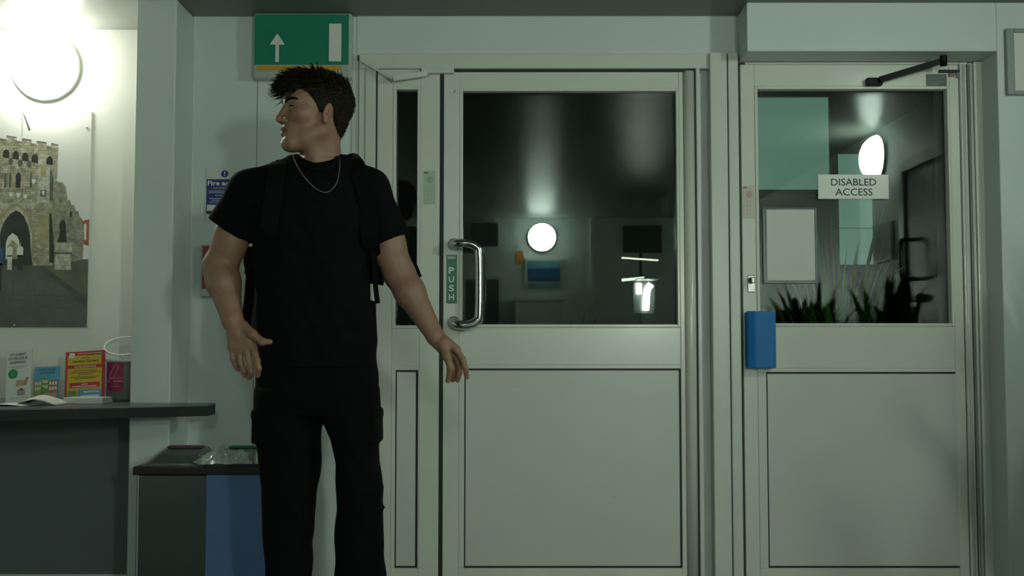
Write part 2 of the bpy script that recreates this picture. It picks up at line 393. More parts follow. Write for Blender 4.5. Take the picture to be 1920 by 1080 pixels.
# ================================================================== wall lamps
def wall_lamp(c, axis, sgn, strength, tint, label, r=.135):
    """round bulkhead lamp; c on the wall face, opening along sgn*axis"""
    root = empty('wall_lamp', c, label, 'lamp', 'round wall lamps')
    em = bpy.data.materials.new('lamp_diffuser'); em.use_nodes = True
    b = em.node_tree.nodes['Principled BSDF']
    b.inputs['Base Color'].default_value = (.8, .8, .78, 1); b.inputs['Roughness'].default_value = .4
    b.inputs['Emission Color'].default_value = (*tint, 1); b.inputs['Emission Strength'].default_value = strength
    n = 12
    lathe('lamp_base', [(r * 1.0, 0), (r * 1.0, sgn * .022), (r * .9, sgn * .026)], c, axis, M_white, root)
    prof = [(r * .97 * math.cos(t), sgn * (.024 + .085 * math.sin(t))) for t in [math.pi / 2 * i / n for i in range(n + 1)]]
    prof[-1] = (.0005, prof[-1][1])
    lathe('lamp_diffuser', prof, c, axis, em, root)
    return root
pc = at(89, 128, 4.45)
wall_lamp(pc, 'y', -1, LAMP_ALCOVE, (1.0, .98, .86), 'round glowing wall lamp above the castle poster', r=.142)
pa = atv(1016, 445, 2 * GLASS_Y - YB)
wall_lamp(Vector((pa.x, YB, pa.z)), 'y', 1, LAMP_BACK, ROOM_TINT, 'round glowing wall lamp above the blue notice on the wall facing the doors', r=.15)
pb = atv(1635, 295, 6.52)
wall_lamp(Vector((XR, pb.y, pb.z)), 'x', -1, LAMP_RIGHT, ROOM_TINT, 'round glowing wall lamp beside the dark side door', r=.14)

# ================================================================== signs on the front wall
# fire exit sign box
YS = YW - .055
ex = empty('exit_sign', at(567, 147, YS), 'green exit sign box with orange strip above the person', 'exit sign')
M_exitgreen = mat('exit_green', (0.01, 0.20, 0.12), .35); M_orange = mat('exit_orange', (0.55, 0.30, 0.03), .4)
M_case = mat('exit_case', (0.42, 0.46, 0.43), .25, coat=.4)
x0, x1 = X_(474, YS, 130), X_(659, YS, 130); z0, z1 = Z_(146.5, YS), Z_(24, YS)
box('sign_case', x0, x1, YS, YW, z0, z1, M_case, ex, bev=.010, seg=4)
box('sign_panel', x0 + .006, x1 - .012, YS - .004, YS + .004, Z_(121.5, YS), z1 - .008, M_exitgreen, ex, bev=.001)
box('orange_strip', X_(483, YS, 130), X_(640, YS, 130), YS - .004, YS + .004, Z_(132.5, YS), Z_(124, YS), M_orange, ex)
xa = X_(520, YS, 110); za = Z_(116.5, YS)
plate('arrow', [(xa - .007, za), (xa + .007, za), (xa + .007, za + .07), (xa + .03, za + .07), (xa, za + .115), (xa - .03, za + .07), (xa - .007, za + .07)], YS - .004, M_white, ex)
plate('door_symbol', rect(X_(617, YS, 110), X_(640, YS, 110), Z_(115.5, YS), Z_(45, YS)), YS - .004, M_white, ex)
# fire action notice
M_navy = mat('notice_navy', (0.022, 0.030, 0.16), .4)
M_navylight = mat('notice_text', (0.34, 0.40, 0.48), .5)
fa = empty('fire_notice', at(421, 410, YW), 'navy and white fire action notice with exclamation mark', 'notice')
Yf = YW - .004
pbox('notice_plate', 385, 457, 314, 413, Yf, .004, mat('notice_plate', (0.58, 0.63, 0.58), .35), fa, bev=.0015)
pbox('notice_field', 386.5, 455.5, 336, 401, Yf - .0006, .001, M_navy, fa)
cc = at(421.3, 326, Yf)
plate('warning_disc', disc(cc.x, cc.z, .0145), Yf, M_navy, fa)
plate('exclamation', [(cc.x - .0018, cc.z - .002), (cc.x + .0018, cc.z - .002), (cc.x + .003, cc.z + .009), (cc.x - .003, cc.z + .009)], Yf - .0006, M_white, fa)
plate('exclamation_dot', disc(cc.x, cc.z - .007, .0024, 10), Yf - .0006, M_white, fa)
tx = at(421, 343.5, Yf)
text('lettering', 'Fire action', tx.x, tx.z, Yf - .0012, .0195, M_white, fa, width=.135, bold=.022)
for k, (py, wd) in enumerate(((352.5, 44), (358, 60), (361, 60), (366, 36), (372, 58), (375.5, 50), (379, 58))):
    q0, q1 = X_(421 - wd / 2, Yf), X_(421 + wd / 2, Yf)
    plate('text_line', rect(q0, q1, Z_(py + 1.0, Yf), Z_(py - .6, Yf)), Yf - .0006, M_navylight, fa, th=.0004)
plate('white_field', rect(X_(388, Yf), X_(454, Yf), Z_(395.5, Yf), Z_(384, Yf)), Yf - .0006, M_white, fa)
# red framed box behind the arm
rb = empty('red_notice', at(418, 556, YW), 'red wall notice in clear holder under the fire notice', 'notice')
Yr = YW - .03
pbox('holder_back', 378, 457, 458, 556, Yr + .006, .024, M_lightgrey, rb, bev=.004)
pbox('red_card', 381, 441, 461, 541, Yr, .006, mat('notice_red', (0.32, 0.03, 0.045), .4), rb, bev=.001)
for k in range(5):
    pbox('white_square', 442, 449, 486 + k * 11.5, 494 + k * 11.5, Yr + .002, .006, M_paper, rb, bev=.0008)
pbox('white_square', 434, 446, 542.5, 551, Yr - .001, .008, mat('label_bluewhite', (.55, .62, .80), .4), rb, bev=.001)
pbox('holder_lip', 434, 452, 551.5, 555, Yr - .002, .01, M_navy, rb, bev=.001)

# ================================================================== castle poster (flat print)
def stone_material(name, c1, c2, cm, sx=26, rot=0.0):
    m = bpy.data.materials.new(name); m.use_nodes = True; nt = m.node_tree; b = nt.nodes['Principled BSDF']
    tc = nt.nodes.new('ShaderNodeTexCoord'); mp = nt.nodes.new('ShaderNodeMapping'); mp.inputs['Rotation'].default_value = (math.pi / 2, 0, rot)
    br = nt.nodes.new('ShaderNodeTexBrick'); br.inputs['Scale'].default_value = sx
    br.inputs['Color1'].default_value = (*c1, 1); br.inputs['Color2'].default_value = (*c2, 1); br.inputs['Mortar'].default_value = (*cm, 1)
    br.inputs['Mortar Size'].default_value = .02; br.inputs['Brick Width'].default_value = .55; br.inputs['Row Height'].default_value = .28
    no = nt.nodes.new('ShaderNodeTexNoise'); no.inputs['Scale'].default_value = 55; no.inputs['Detail'].default_value = 6
    mx = nt.nodes.new('ShaderNodeMixRGB'); mx.blend_type = 'OVERLAY'; mx.inputs[0].default_value = .95
    nt.links.new(tc.outputs['Object'], mp.inputs[0]); nt.links.new(mp.outputs[0], br.inputs['Vector']); nt.links.new(tc.outputs['Object'], no.inputs['Vector'])
    nt.links.new(br.outputs['Color'], mx.inputs[1]); nt.links.new(no.outputs['Fac'], mx.inputs[2]); nt.links.new(mx.outputs[0], b.inputs['Base Color'])
    b.inputs['Roughness'].default_value = .35
    return m
YP = 4.45 - .006
M_stone = stone_material('print_stone', (.46, .43, .32), (.30, .29, .20), (.20, .20, .14))
M_stone2 = stone_material('print_stone_far', (.36, .34, .26), (.26, .25, .19), (.17, .17, .12), 34)
M_ashlar = stone_material('print_ashlar', (.52, .50, .42), (.46, .44, .36), (.34, .33, .27), 18)
M_psky = mat('print_sky', (.72, .74, .70), .35, var=.03, scale=3)
M_ppave = mat('print_paving', (.115, .13, .105), .35, var=.2, scale=12)
M_ppave2 = mat('print_paving_edge', (.085, .10, .085), .35, var=.2, scale=20)
M_pgrass = mat('print_verge', (.13, .135, .09), .35, var=.2, scale=14)
M_pdark = mat('print_arch_dark', (.035, .045, .035), .35, var=.3, scale=9)
M_pshadow = mat('print_slate', (.10, .115, .10), .35, var=.3, scale=30)
M_pyellow = mat('print_stone_ochre', (.34, .31, .17), .35, var=.25, scale=26)
M_pwhite = mat('print_white', (.72, .74, .68), .35); M_pblue = mat('print_blue', (.04, .10, .22), .35); M_pskin = mat('print_skin', (.42, .28, .18), .35)
M_pbrick = mat('print_brick', (.34, .12, .06), .35, var=.2, scale=40)
po = empty('castle_poster', at(60, 614, YP), 'large photographic poster of a stone castle gate with arch', 'poster')
pxr, pzb, pzt = 168.5, 614.5, 209
px0 = X_(-190, YP)
box('poster_board', px0, X_(pxr, YP), YP, 4.45, Z_(pzb, YP), Z_(pzt, YP), M_white, po, bev=.001)
polys = []          # (material, points in px, layer)
pm = [M_psky, M_stone, M_stone2, M_ashlar, M_ppave, M_ppave2, M_pgrass, M_pdark, M_pshadow, M_pyellow, M_pwhite, M_pblue, M_pskin, M_pbrick]
def pp(m, pts, lay): polys.append((pm.index(m), pts, lay))
def arcpts(cx, cy, rx, ry, a0, a1, n=12): return [(cx + rx * math.cos(math.radians(a0 + (a1 - a0) * i / n)), cy - ry * math.sin(math.radians(a0 + (a1 - a0) * i / n))) for i in range(n + 1)]
pp(M_psky, [(-190, 614), (168, 614), (168, 210), (-190, 210)], 0)
pp(M_ppave, [(-190, 614), (168, 614), (168, 486), (-190, 486)], 1)
pp(M_pgrass, [(80, 500), (168, 488), (168, 572)], 2)
pp(M_ppave2, [(70, 500), (84, 499), (168, 560), (168, 582), (130, 545)], 3)
pp(M_pbrick, [(152, 415), (168, 411), (168, 462), (152, 455)], 1)
pp(M_pwhite, [(158, 420), (163, 419), (163, 450), (158, 448)], 2)
# ruined wall running off to the right
pp(M_stone2, [(98, 496), (98, 352), (103, 337), (108, 341), (112, 341), (117, 342), (123, 352), (126, 374), (131, 375), (134, 385), (139, 384), (142, 395), (147, 396), (150, 406), (155, 412), (159, 440), (157, 486), (130, 492)], 2)
# gate tower
pp(M_stone, [(-190, 498), (100, 498), (99, 380), (101, 338), (106, 335), (107, 276), (-190, 230)], 3)
tw = [(-60, 262, -38, 252)]
for a, b, top in ((-30, -9, 249), (9, 28, 254), (38, 56, 259), (66, 85, 264), (93, 107, 268)):
    pp(M_stone, [(a, top + 22), (b, top + 24), (b, top + 3), (a, top)], 4); pp(M_pshadow, [(a, top + 2.4), (b, top + 5), (b, top + 3), (a, top)], 5)
for a, b, y in ((-9, 9, 262), (28, 38, 267), (56, 66, 272), (85, 93, 277)): pp(M_pshadow, [(a, y), (b, y + 2), (b, y), (a, y - 2)], 5)
# machicolation arches
for cx, cy in ((-9, 285), (9, 288), (27, 291), (45, 294), (63, 297), (91, 301)):
    pp(M_pdark, [(cx + 6, cy + 9)] + arcpts(cx, cy, 6, 8, 0, 180, 8) + [(cx - 6, cy + 7)], 5)
for cx, cy in ((18, 303), (36, 306), (53, 308)): pp(M_pshadow, arcpts(cx, cy, 4.5, 7, 0, 360, 10), 5)
# string courses and buttress
pp(M_ashlar, [(-190, 380), (66, 382), (70, 376), (92, 376), (92, 380), (72, 380), (66, 388), (-190, 388)], 5)
pp(M_ashlar, [(70, 376), (92, 377), (92, 292), (70, 290)], 4)
pp(M_pyellow, [(75, 332), (85, 333), (85, 312), (80, 305), (75, 311)], 5)
pp(M_pshadow, [(75, 369), (86, 369), (86, 356), (75, 356)], 5); pp(M_pwhite, [(77, 360), (81, 357), (84, 360), (81, 367)], 6)
pp(M_pshadow, [(93, 376), (99, 376), (99, 335), (95, 320), (92, 320)], 5)
# tall windows and shields
for a in (7, 16, 55): pp(M_pshadow, [(a, 352), (a + 4, 352), (a + 4, 326), (a, 325)], 5)
pp(M_pdark, [(29, 352), (37, 352), (38, 328), (33, 322), (28, 328)], 5); pp(M_pyellow, [(14, 352), (27, 352), (27, 326), (14, 325)], 4)
for cx, cy in ((34, 366), (47, 368), (62, 340), (20, 365)): pp(M_pwhite, [(cx - 4, cy - 4), (cx + 4, cy - 4), (cx + 3, cy + 2), (cx, cy + 5), (cx - 3, cy + 2)], 6)
# great arch
pp(M_pyellow, [(-12, 497), (64, 497), (66, 440)] + [(62, 420), (54, 400), (42, 386), (31, 380), (18, 386), (6, 398), (-6, 418), (-12, 440)], 6)
pp(M_ashlar, [(-6, 497), (60, 497), (62, 440)] + [(57, 420), (50, 404), (40, 392), (31, 386), (20, 392), (10, 404), (0, 420), (-6, 440)], 7)
pp(M_pdark, [(-2, 498), (64, 498), (60, 470), (58, 442), (54, 424), (46, 406), (37, 397), (30, 395), (21, 400), (11, 412), (4, 428), (0, 450)], 8)
pp(M_pwhite, [(13, 486), (38, 486), (38, 452), (34, 443), (25, 437), (17, 444), (13, 454)], 9)
pp(M_pyellow, [(16, 486), (36, 486), (36, 460), (26, 450), (16, 462)], 10)
# pier and foot of the tower
pp(M_pyellow, [(72, 495), (93, 495), (92, 400), (72, 400)], 5); pp(M_stone, [(71, 496), (95, 496), (94, 458), (71, 457)], 6); pp(M_pdark, [(95, 492), (104, 494), (104, 470), (97, 400), (93, 400)], 6)
# statue on its plinth
pp(M_ashlar, [(104, 506), (136, 506), (134, 476), (138, 474), (134, 455), (106, 455), (104, 474), (107, 478)], 6)
pp(M_pshadow, [(104, 476), (137, 476), (137, 473), (104, 473)], 7)
pp(M_pdark, [(109, 455), (127, 454), (125, 440), (124, 420), (122, 413), (116, 413), (112, 420), (113, 438)], 7)
pp(M_pdark, [(130, 407), (136, 407), (135, 397), (132, 396)], 7)
# walking people
def fig(cx, top, foot, shirt, legs, wd):
    h = foot - top
    pp(M_pskin, arcpts(cx, top + h * .06, wd * .32, h * .065, 0, 360, 8), 11)
    pp(shirt, [(cx - wd, top + h * .5), (cx + wd, top + h * .5), (cx + wd * 1.1, top + h * .2), (cx + wd * .4, top + h * .12), (cx - wd * .4, top + h * .12), (cx - wd * 1.1, top + h * .2)], 11)
    pp(legs, [(cx - wd * .8, foot), (cx - wd * .1, foot), (cx, top + h * .6), (cx + wd * .1, foot), (cx + wd * .8, foot), (cx + wd * .9, top + h * .46), (cx - wd * .9, top + h * .46)], 11)
fig(21, 456, 506, M_pwhite, M_pwhite, 5); fig(40, 455, 506, M_pwhite, M_pdark, 5.5); fig(0, 450, 545, M_pblue, M_pdark, 8)
# flag and pole
pp(M_pshadow, [(37.4, 256), (38.2, 256), (38.2, 210), (37.4, 210)], 4); pp(M_pshadow, [(38, 210), (42, 216), (49, 232), (54, 244), (50, 245), (46, 232), (42, 222)], 5)
# paving joints
for (a, b, c, d) in ((-190, 548, 168, 556), (-190, 563, 160, 563), (-190, 575, 168, 577), (60, 500, 82, 614), (30, 505, 26, 614), (100, 560, 168, 606), (80, 520, 150, 614), (-40, 505, -70, 614)):
    L = math.hypot(c - a, d - b); nx, ny = -(d - b) / L * .5, (c - a) / L * .5
    pp(M_ppave2, [(a + nx, b + ny), (c + nx, d + ny), (c - nx, d - ny), (a - nx, b - ny)], 2)
bm = bmesh.new(); xr_lim = X_(pxr - .5, YP)
for mi, pts, lay in polys:
    vs = []
    for a, b in pts: vs.append(bm.verts.new((min(X_(a, YP), xr_lim), YP - .0003 - lay * .00012, Z_(b, YP))))
    f = bm.faces.new(vs); f.material_index = mi; f.normal_update()
    if f.normal.y > 0: f.normal_flip()
bmesh.ops.triangulate(bm, faces=bm.faces)
bm_obj('picture_print', bm, pm, po)
for px, py in ((27, 609.5), (163, 609.5), (163, 239)):
    lathe('fixing_screw', [(.005, 0), (.005, -.002), (.003, -.0035)], at(px, py, YP - .0015), 'y', M_steel, po, n=14)

# ================================================================== counter and leaflets
ZC = .818
def cy_front(px): return 3.60 + (3.93 - 3.60) * (px / 390.0)
ctr = empty('counter_shelf', (X_(150, 4.0, 760), 4.0, ZC - .045), 'dark grey laminate counter shelf in the alcove', 'counter')
pr = Vector((X_(391, 3.93, 760), 3.93, 0)); pl = Vector((XL, cy_front(-420), 0))
pw = Vector((X_(391, 3.93, 760) - .006, 4.047, 0)); pal = Vector((xp0 - .003, 4.047, 0))
shape = [pl, pr, pw, pal, Vector((xp0 - .003, 4.447, 0)), Vector((XL, 4.447, 0))]
def slab(name, z0, z1, m, inset=0.0):
    pts = [Vector((p.x, p.y, z0)) for p in shape]
    if inset:
        pts[0].y += inset; pts[1].y += inset; pts[1].x -= inset; pts[2].x -= inset
    return prism(name, pts, Vector((0, 0, z1 - z0)), m, ctr)
slab('counter_top', ZC - .006, ZC, mat('counter_laminate', (0.065, 0.08, 0.078), .28, var=.1, scale=30))
slab('counter_core', ZC - .042, ZC - .006, M_wood, inset=.0015)
# added panel below the shelf; its dark colour paints in the shelf's shade
box('shade_panel', XL + .005, xp0 - .004, 4.425, 4.447, .10, ZC - .042, mat('shelf_shade_tone', (.12, .155, .16), .5, var=.06, scale=5), ctr, bev=.002)

def lean(root, deg): root.rotation_euler = (-math.radians(deg), 0, 0)
def card(name, label, cat, cx, Y, wd, ht, m, deg, roll=0.0, th=.004, group=None):
    root = empty(name, (cx, Y, ZC), label, cat, group)
    box('leaflet_stack', cx - wd / 2, cx + wd / 2, Y, Y + th, ZC + .001, ZC + ht, m, root, bev=.0006)
    root.rotation_euler = (-math.radians(deg), math.radians(roll), 0)
    return root
def lx(px, Y=4.12): return X_(px, Y, 700)
M_leafwhite = mat('leaflet_white', (0.62, 0.66, 0.60), .4, var=.02)
kx = 4.08
sc = kx / F
a = card('white_leaflet', 'tall white student storage leaflet with green circle', 'leaflet', lx(35, kx), kx, .098, .208, M_leafwhite, 12, roll=-5.5, th=.006)
cx = lx(35, kx)
for k, (t, wd) in enumerate((('STUDENT', .062), ('STORAGE &', .074), ('SHIPPING', .062))):
    text('lettering', t, cx - .004, ZC + .187 - k * .0155, kx - .0006, .0105, M_ink, a, width=wd, bold=.02)
M_lgreen = mat('leaflet_green', (0.02, 0.24, 0.07), .4)
for k, wd in enumerate((.074, .05)): plate('text_line', rect(cx - .004 - wd / 2, cx - .004 + wd / 2, ZC + .139 - k * .005, ZC + .141 - k * .005), kx, M_grey, a)
plate('green_circle', disc(cx - .022, ZC + .112, .0185), kx, M_lgreen, a)
for k in range(3): plate('text_line', rect(cx - .031, cx - .013, ZC + .104 + k * .006, ZC + .107 + k * .006), kx - .0006, mat('leaflet_pale_green', (.10, .36, .16), .4), a, th=.0004)
plate('parcel_picture', [(cx - .010, ZC + .062), (cx + .028, ZC + .064), (cx + .034, ZC + .086), (cx - .008, ZC + .086)], kx, mat('print_cardboard', (.45, .33, .20), .5), a)
plate('hand_picture', [(cx + .02, ZC + .064), (cx + .030, ZC + .066), (cx + .040, ZC + .094), (cx + .030, ZC + .096)], kx - .0006, mat('print_hand', (.40, .22, .14), .5), a)
plate('house_logo', [(cx - .004, ZC + .026), (cx + .026, ZC + .026), (cx + .026, ZC + .044), (cx + .011, ZC + .053), (cx - .004, ZC + .044)], kx, M_grey, a)
plate('logo_roof', [(cx - .004, ZC + .046), (cx + .026, ZC + .046), (cx + .011, ZC + .055)], kx - .0006, mat('print_red', (.42, .03, .04), .5), a)
plate('text_line', rect(cx - .03, cx + .035, ZC + .016, ZC + .018), kx, M_grey, a)
# blue leaflet
kb = 4.10; cx = lx(87, kb)
a = card('blue_leaflet', 'small sky blue student storage leaflet with painted houses', 'leaflet', cx, kb, .098, .138, mat('leaflet_blue', (.11, .36, .55), .4), 10, roll=-3)
text('lettering', 'Student Storage', cx, ZC + .125, kb - .0006, .0095, M_ink, a, width=.066, bold=.01)
text('lettering', 'and Shipping', cx + .001, ZC + .113, kb - .0006, .0095, M_ink, a, width=.054, bold=.01)
hcol = [(.30, .30, .08), (.12, .28, .06), (.38, .16, .10), (.10, .22, .06), (.30, .20, .12)]
for k, (dx, wd, ht) in enumerate(((-.033, .028, .085), (-.006, .026, .092), (.026, .036, .084))):
    hm = mat('print_house_%d' % k, hcol[k], .5, var=.15, scale=60)
    plate('house_picture', rect(cx + dx - wd / 2, cx + dx + wd / 2, ZC + .004, ZC + ht), kb, hm, a)
    for i in range(3):
        for j in range(2):
            plate('house_window', rect(cx + dx - wd / 2 + .003 + i * wd * .3, cx + dx - wd / 2 + .003 + i * wd * .3 + wd * .2, ZC + ht - .018 - j * .020, ZC + ht - .006 - j * .020), kb - .0006, M_paper, a, th=.0004)
plate('van_picture', rect(cx - .005, cx + .040, ZC + .012, ZC + .034), kb - .0012, mat('print_van', (.50, .30, .26), .5), a)
plate('tree_picture', rect(cx - .022, cx - .010, ZC + .006, ZC + .06), kb - .0012, mat('print_leaf', (.14, .30, .03), .5), a)
# red and yellow leaflet
kr = 4.10; cx = lx(158, kr); wd, ht = .150, .198
M_lred = mat('leaflet_red', (.46, .035, .035), .4); M_lyel = mat('leaflet_yellow', (.56, .40, .035), .4)
a = card('red_leaflet', 'red and yellow student storage leaflet', 'leaflet', cx, kr, wd, ht, M_lred, 10, roll=-3.5, th=.010)
plate('yellow_field', rect(cx - .066, cx + .064, ZC + .145, ZC + .182), kr, M_lyel, a)
plate('yellow_field', rect(cx - .066, cx + .066, ZC + .008, ZC + .132), kr, M_lyel, a)
text('lettering', 'Student Storage', cx + .004, ZC + .158, kr - .0012, .0125, M_ink, a, width=.100, bold=.02)
text('lettering', 'ALL INCLUSIVE PRICE', cx + .002, ZC + .138, kr - .0012, .007, M_paper, a, width=.084, bold=.02)
plate('text_line', rect(cx - .03, cx + .066, ZC + .188, ZC + .191), kr, M_lightgrey, a)
M_olive = mat('leaflet_olive_text', (.20, .15, .02), .5)
for z, w2 in ((.172, .03), (.122, .094), (.115, .118), (.108, .06), (.098, .110), (.092, .08)):
    plate('text_line', rect(cx + .003 - w2 / 2, cx + .003 + w2 / 2, ZC + z - .0016, ZC + z + .0016), kr - .0006, M_olive, a)
plate('red_band', rect(cx - .056, cx + .060, ZC + .056, ZC + .076), kr - .0006, M_lred, a)
for z, w2 in ((.069, .024), (.061, .096)): plate('text_line', rect(cx + .002 - w2 / 2, cx + .002 + w2 / 2, ZC + z - .0015, ZC + z + .0015), kr - .0012, M_paper, a)
plate('logo_box', [(cx - .062, ZC + .172), (cx - .040, ZC + .175), (cx - .038, ZC + .192), (cx - .060, ZC + .194)], kr - .0006, M_paper, a)
plate('map_picture', rect(cx - .062, cx - .030, ZC + .012, ZC + .046), kr - .0006, mat('print_map', (.16, .22, .14), .5, var=.3, scale=80), a)
plate('blue_field', rect(cx - .024, cx + .066, ZC + .006, ZC + .050), kr - .0006, mat('leaflet_pale_blue', (.12, .28, .48), .4), a)
plate('white_field', rect(cx - .012, cx + .058, ZC + .014, ZC + .026), kr - .0012, M_paper, a)
plate('text_line', rect(cx + .0, cx + .058, ZC + .036, ZC + .042), kr - .0012, M_lightgrey, a)
# stand block below the red leaflet
st = empty('leaflet_pile', (lx(158, 4.0), 4.0, ZC), 'thick pale pile of folded leaflets before the red leaflet', 'leaflets')
for k in range(4):
    box('folded_leaflet', lx(119 + k, 4.0), lx(197 - k * .6, 4.0), 3.985 + k * .002, 4.085, ZC + .0005 + k * .0055, ZC + .0055 + k * .0055, M_leafwhite, st, bev=.002)
# loose open sheets
def sheet(name, label, cx, cy, wd, dp, bow, rot, zoff, m):
    bm = bmesh.new(); n, k = 14, 6; g = []
    for i in range(n + 1):
        row = []
        for j in range(k + 1):
            u, v = i / n - .5, j / k - .5
            z = bow * max(0, 1 - abs(u * 2) ** 1.6) * (.6 + .4 * math.cos(v * 3)) + zoff
            p = Matrix.Rotation(math.radians(rot), 3, 'Z') @ Vector((u * wd, v * dp, 0))
            row.append(bm.verts.new((cx + p.x, cy + p.y, ZC + .001 + z)))
        g.append(row)
    for i in range(n):
        for j in range(k): bm.faces.new((g[i][j], g[i + 1][j], g[i + 1][j + 1], g[i][j + 1]))
    o = bm_obj(name, bm, m, None, smooth=True)
    md = o.modifiers.new('thickness', 'SOLIDIFY'); md.thickness = .0008; md.offset = 1
    return tag(o, label, 'paper')
sheet('open_booklet', 'white open booklet bulging up in front of the blue leaflet', lx(76, 3.90), 3.92, .15, .16, .034, 4, .0, M_paper)
sheet('loose_sheet', 'flat white sheet lying under the white leaflet', lx(22, 3.86), 3.87, .16, .12, .008, -10, .0, M_paper)
# battery bin
M_bingrey = mat('battery_bin_grey', (.10, .125, .12), .4)
bb = empty('battery_bin', (lx(225, 4.16), 4.2, ZC), 'dark grey battery recycling bin with magenta label', 'bin')
bx0, bx1 = lx(198.5, 4.16), xp0 + .03
box('bin_body', bx0, bx1, 4.16, 4.36, ZC, ZC + .158, M_bingrey, bb, bev=.008, seg=3)
box('bin_rim', bx0 - .004, bx1 + .004, 4.155, 4.365, ZC + .152, ZC + .163, mat('bin_rim_clear', (.40, .45, .42), .2), bb, bev=.003)
M_mag = mat('label_magenta', (.26, .012, .085), .4)
l0, l1 = lx(202, 4.16), lx(232, 4.16)
prism('bin_label', [Vector((l0, 4.16, ZC + .050)), Vector((l0 + .01, 4.16, ZC + .038)), Vector((l1 - .01, 4.16, ZC + .038)), Vector((l1, 4.16, ZC + .050)), Vector((l1, 4.16, ZC + .150)), Vector((l0, 4.16, ZC + .150))], Vector((0, -.0008, 0)), M_mag, bb)
M_pale = mat('label_pale', (.50, .42, .44), .5)
bc = Vector(((l0 + l1) / 2 - .006, 4.1588, ZC + .116)); ang = math.radians(-24)
loop = []
for i in range(25):
    t = 2 * math.pi * i / 24
    q = Vector((.0095 * math.cos(t), 0, .022 * (1 if math.sin(t) > 0 else -1) + .0095 * math.sin(t)))
    loop.append(bc + Matrix.Rotation(-ang, 3, 'Y') @ q * 0.92)
tube('battery_symbol', loop, .0012, M_pale, bb, n=6)
plate('label_rule', rect(l0 + .003, l1 - .002, ZC + .0895, ZC + .0905), 4.1592, M_pale, bb, th=.0004)
text('lettering', 'batteries', (l0 + l1) / 2 + .009, ZC + .079, 4.1586, .006, M_pale, bb, width=.034, bold=.02)
tube('recycle_symbol', [Vector((l0 + .007 + .005 * math.cos(t), 4.1588, ZC + .079 + .005 * math.sin(t))) for t in [i * .5 for i in range(11)]], .001, M_pale, bb, n=6)
text('lettering', 'recycle', (l0 + l1) / 2, ZC + .058, 4.1586, .006, M_pale, bb, width=.026, bold=.01)
# white wire ring lying open above the bin
ring = []
rc = Vector((lx(233, 4.2), 4.20, ZC + .215))
for i in range(33):
    t = 2 * math.pi * i / 32
    ring.append(rc + Vector((.078 * math.cos(t), .055 * math.sin(t), .036 * math.sin(t + .25) - .012 * math.cos(t))))
wr = tube('bin_ring', ring, .0035, M_white, bb, n=8)
tube('ring_stem', [rc + Vector((.006, -.055, -.034)), Vector((rc.x + .006, 4.17, ZC + .163))], .003, M_white, bb, n=8)

# ================================================================== recycling bin
YBn = 3.75; ZR = .612
b0, b1 = X_(248, YBn, 880), X_(545, YBn, 880)
rbn = empty('recycling_bin', ((b0 + b1) / 2, 3.95, 0), 'steel recycling bin with black rim and blue front', 'bin')
ya, yb_ = YBn, 4.02
box('bin_body', b0 + .010, b1 - .010, ya + .010, yb_ - .008, .015, ZR - .026, M_brushed, rbn, bev=.012, seg=4)
xm = X_(386, YBn, 930)
box('blue_panel', xm, b1 - .014, ya + .004, ya + .012, .05, ZR - .028, mat('bin_blue', (.075, .14, .30), .3, coat=.3), rbn, bev=.002)
box('edge_highlight', b0 + .016, b0 + .023, ya + .006, ya + .014, .03, ZR - .030, M_steel, rbn, bev=.003, seg=3)  # added bright strip standing in for the reflection along the bin's edge
box('bin_foot', b0 + .02, b1 - .02, ya + .03, yb_ - .03, 0, .02, M_black, rbn)
# black rim as a frame, with two sloping openings
bm = bmesh.new()
bm_box(bm, b0, b1, ya, ya + .03, ZR - .030, ZR, .006, 3); bm_box(bm, b0, b1, yb_ - .03, yb_, ZR - .030, ZR, .006, 3)
bm_box(bm, b0, b0 + .02, ya + .01, yb_ - .01, ZR - .029, ZR - .001, .004); bm_box(bm, b1 - .02, b1, ya + .01, yb_ - .01, ZR - .029, ZR - .001, .004)
bm_obj('bin_rim', bm, M_black, rbn)
# lids: sloping hopper shells, back edge raised
M_lid = mat('lid_grey', (.10, .13, .115), .28, coat=.3); M_lidgreen = mat('lid_green', (.03, .16, .10), .35); M_lidpurple = mat('lid_purple', (.10, .05, .09), .4)
def lid(xa, xb, mtrim):
    bm = bmesh.new(); n = 24; rows = []
    for j in range(9):
        t = j / 8; row = []
        for i in range(n + 1):
            u = i / n; k = min(1, min(u, 1 - u) * 5.0); k = math.sin(k * math.pi / 2)
            x = xa + (xb - xa) * u
            y = ya + .028 + (yb_ - .02 - ya - .028) * t
            z = ZR - .004 + (.052 * math.sin(t * math.pi / 2)) * k
            row.append(bm.verts.new((x, y, z)))
        rows.append(row)
    for j in range(8):
        for i in range(n): bm.faces.new((rows[j][i], rows[j][i + 1], rows[j + 1][i + 1], rows[j + 1][i]))
    o = bm_obj('bin_lid', bm, M_lid, rbn, smooth=True)
    md = o.modifiers.new('thickness', 'SOLIDIFY'); md.thickness = .006
    tr = box('lid_label', xa + .045, xb - .045, yb_ - .075, yb_ - .035, ZR + .0455, ZR + .0535, mtrim, rbn, bev=.003)
    tr.rotation_euler = (0, 0, 0)
xmid = X_(374, YBn, 870)
lid(b0 + .012, xmid - .004, M_lidpurple); lid(xmid + .004, 2 * xmid - b0 - .02, M_lidgreen)
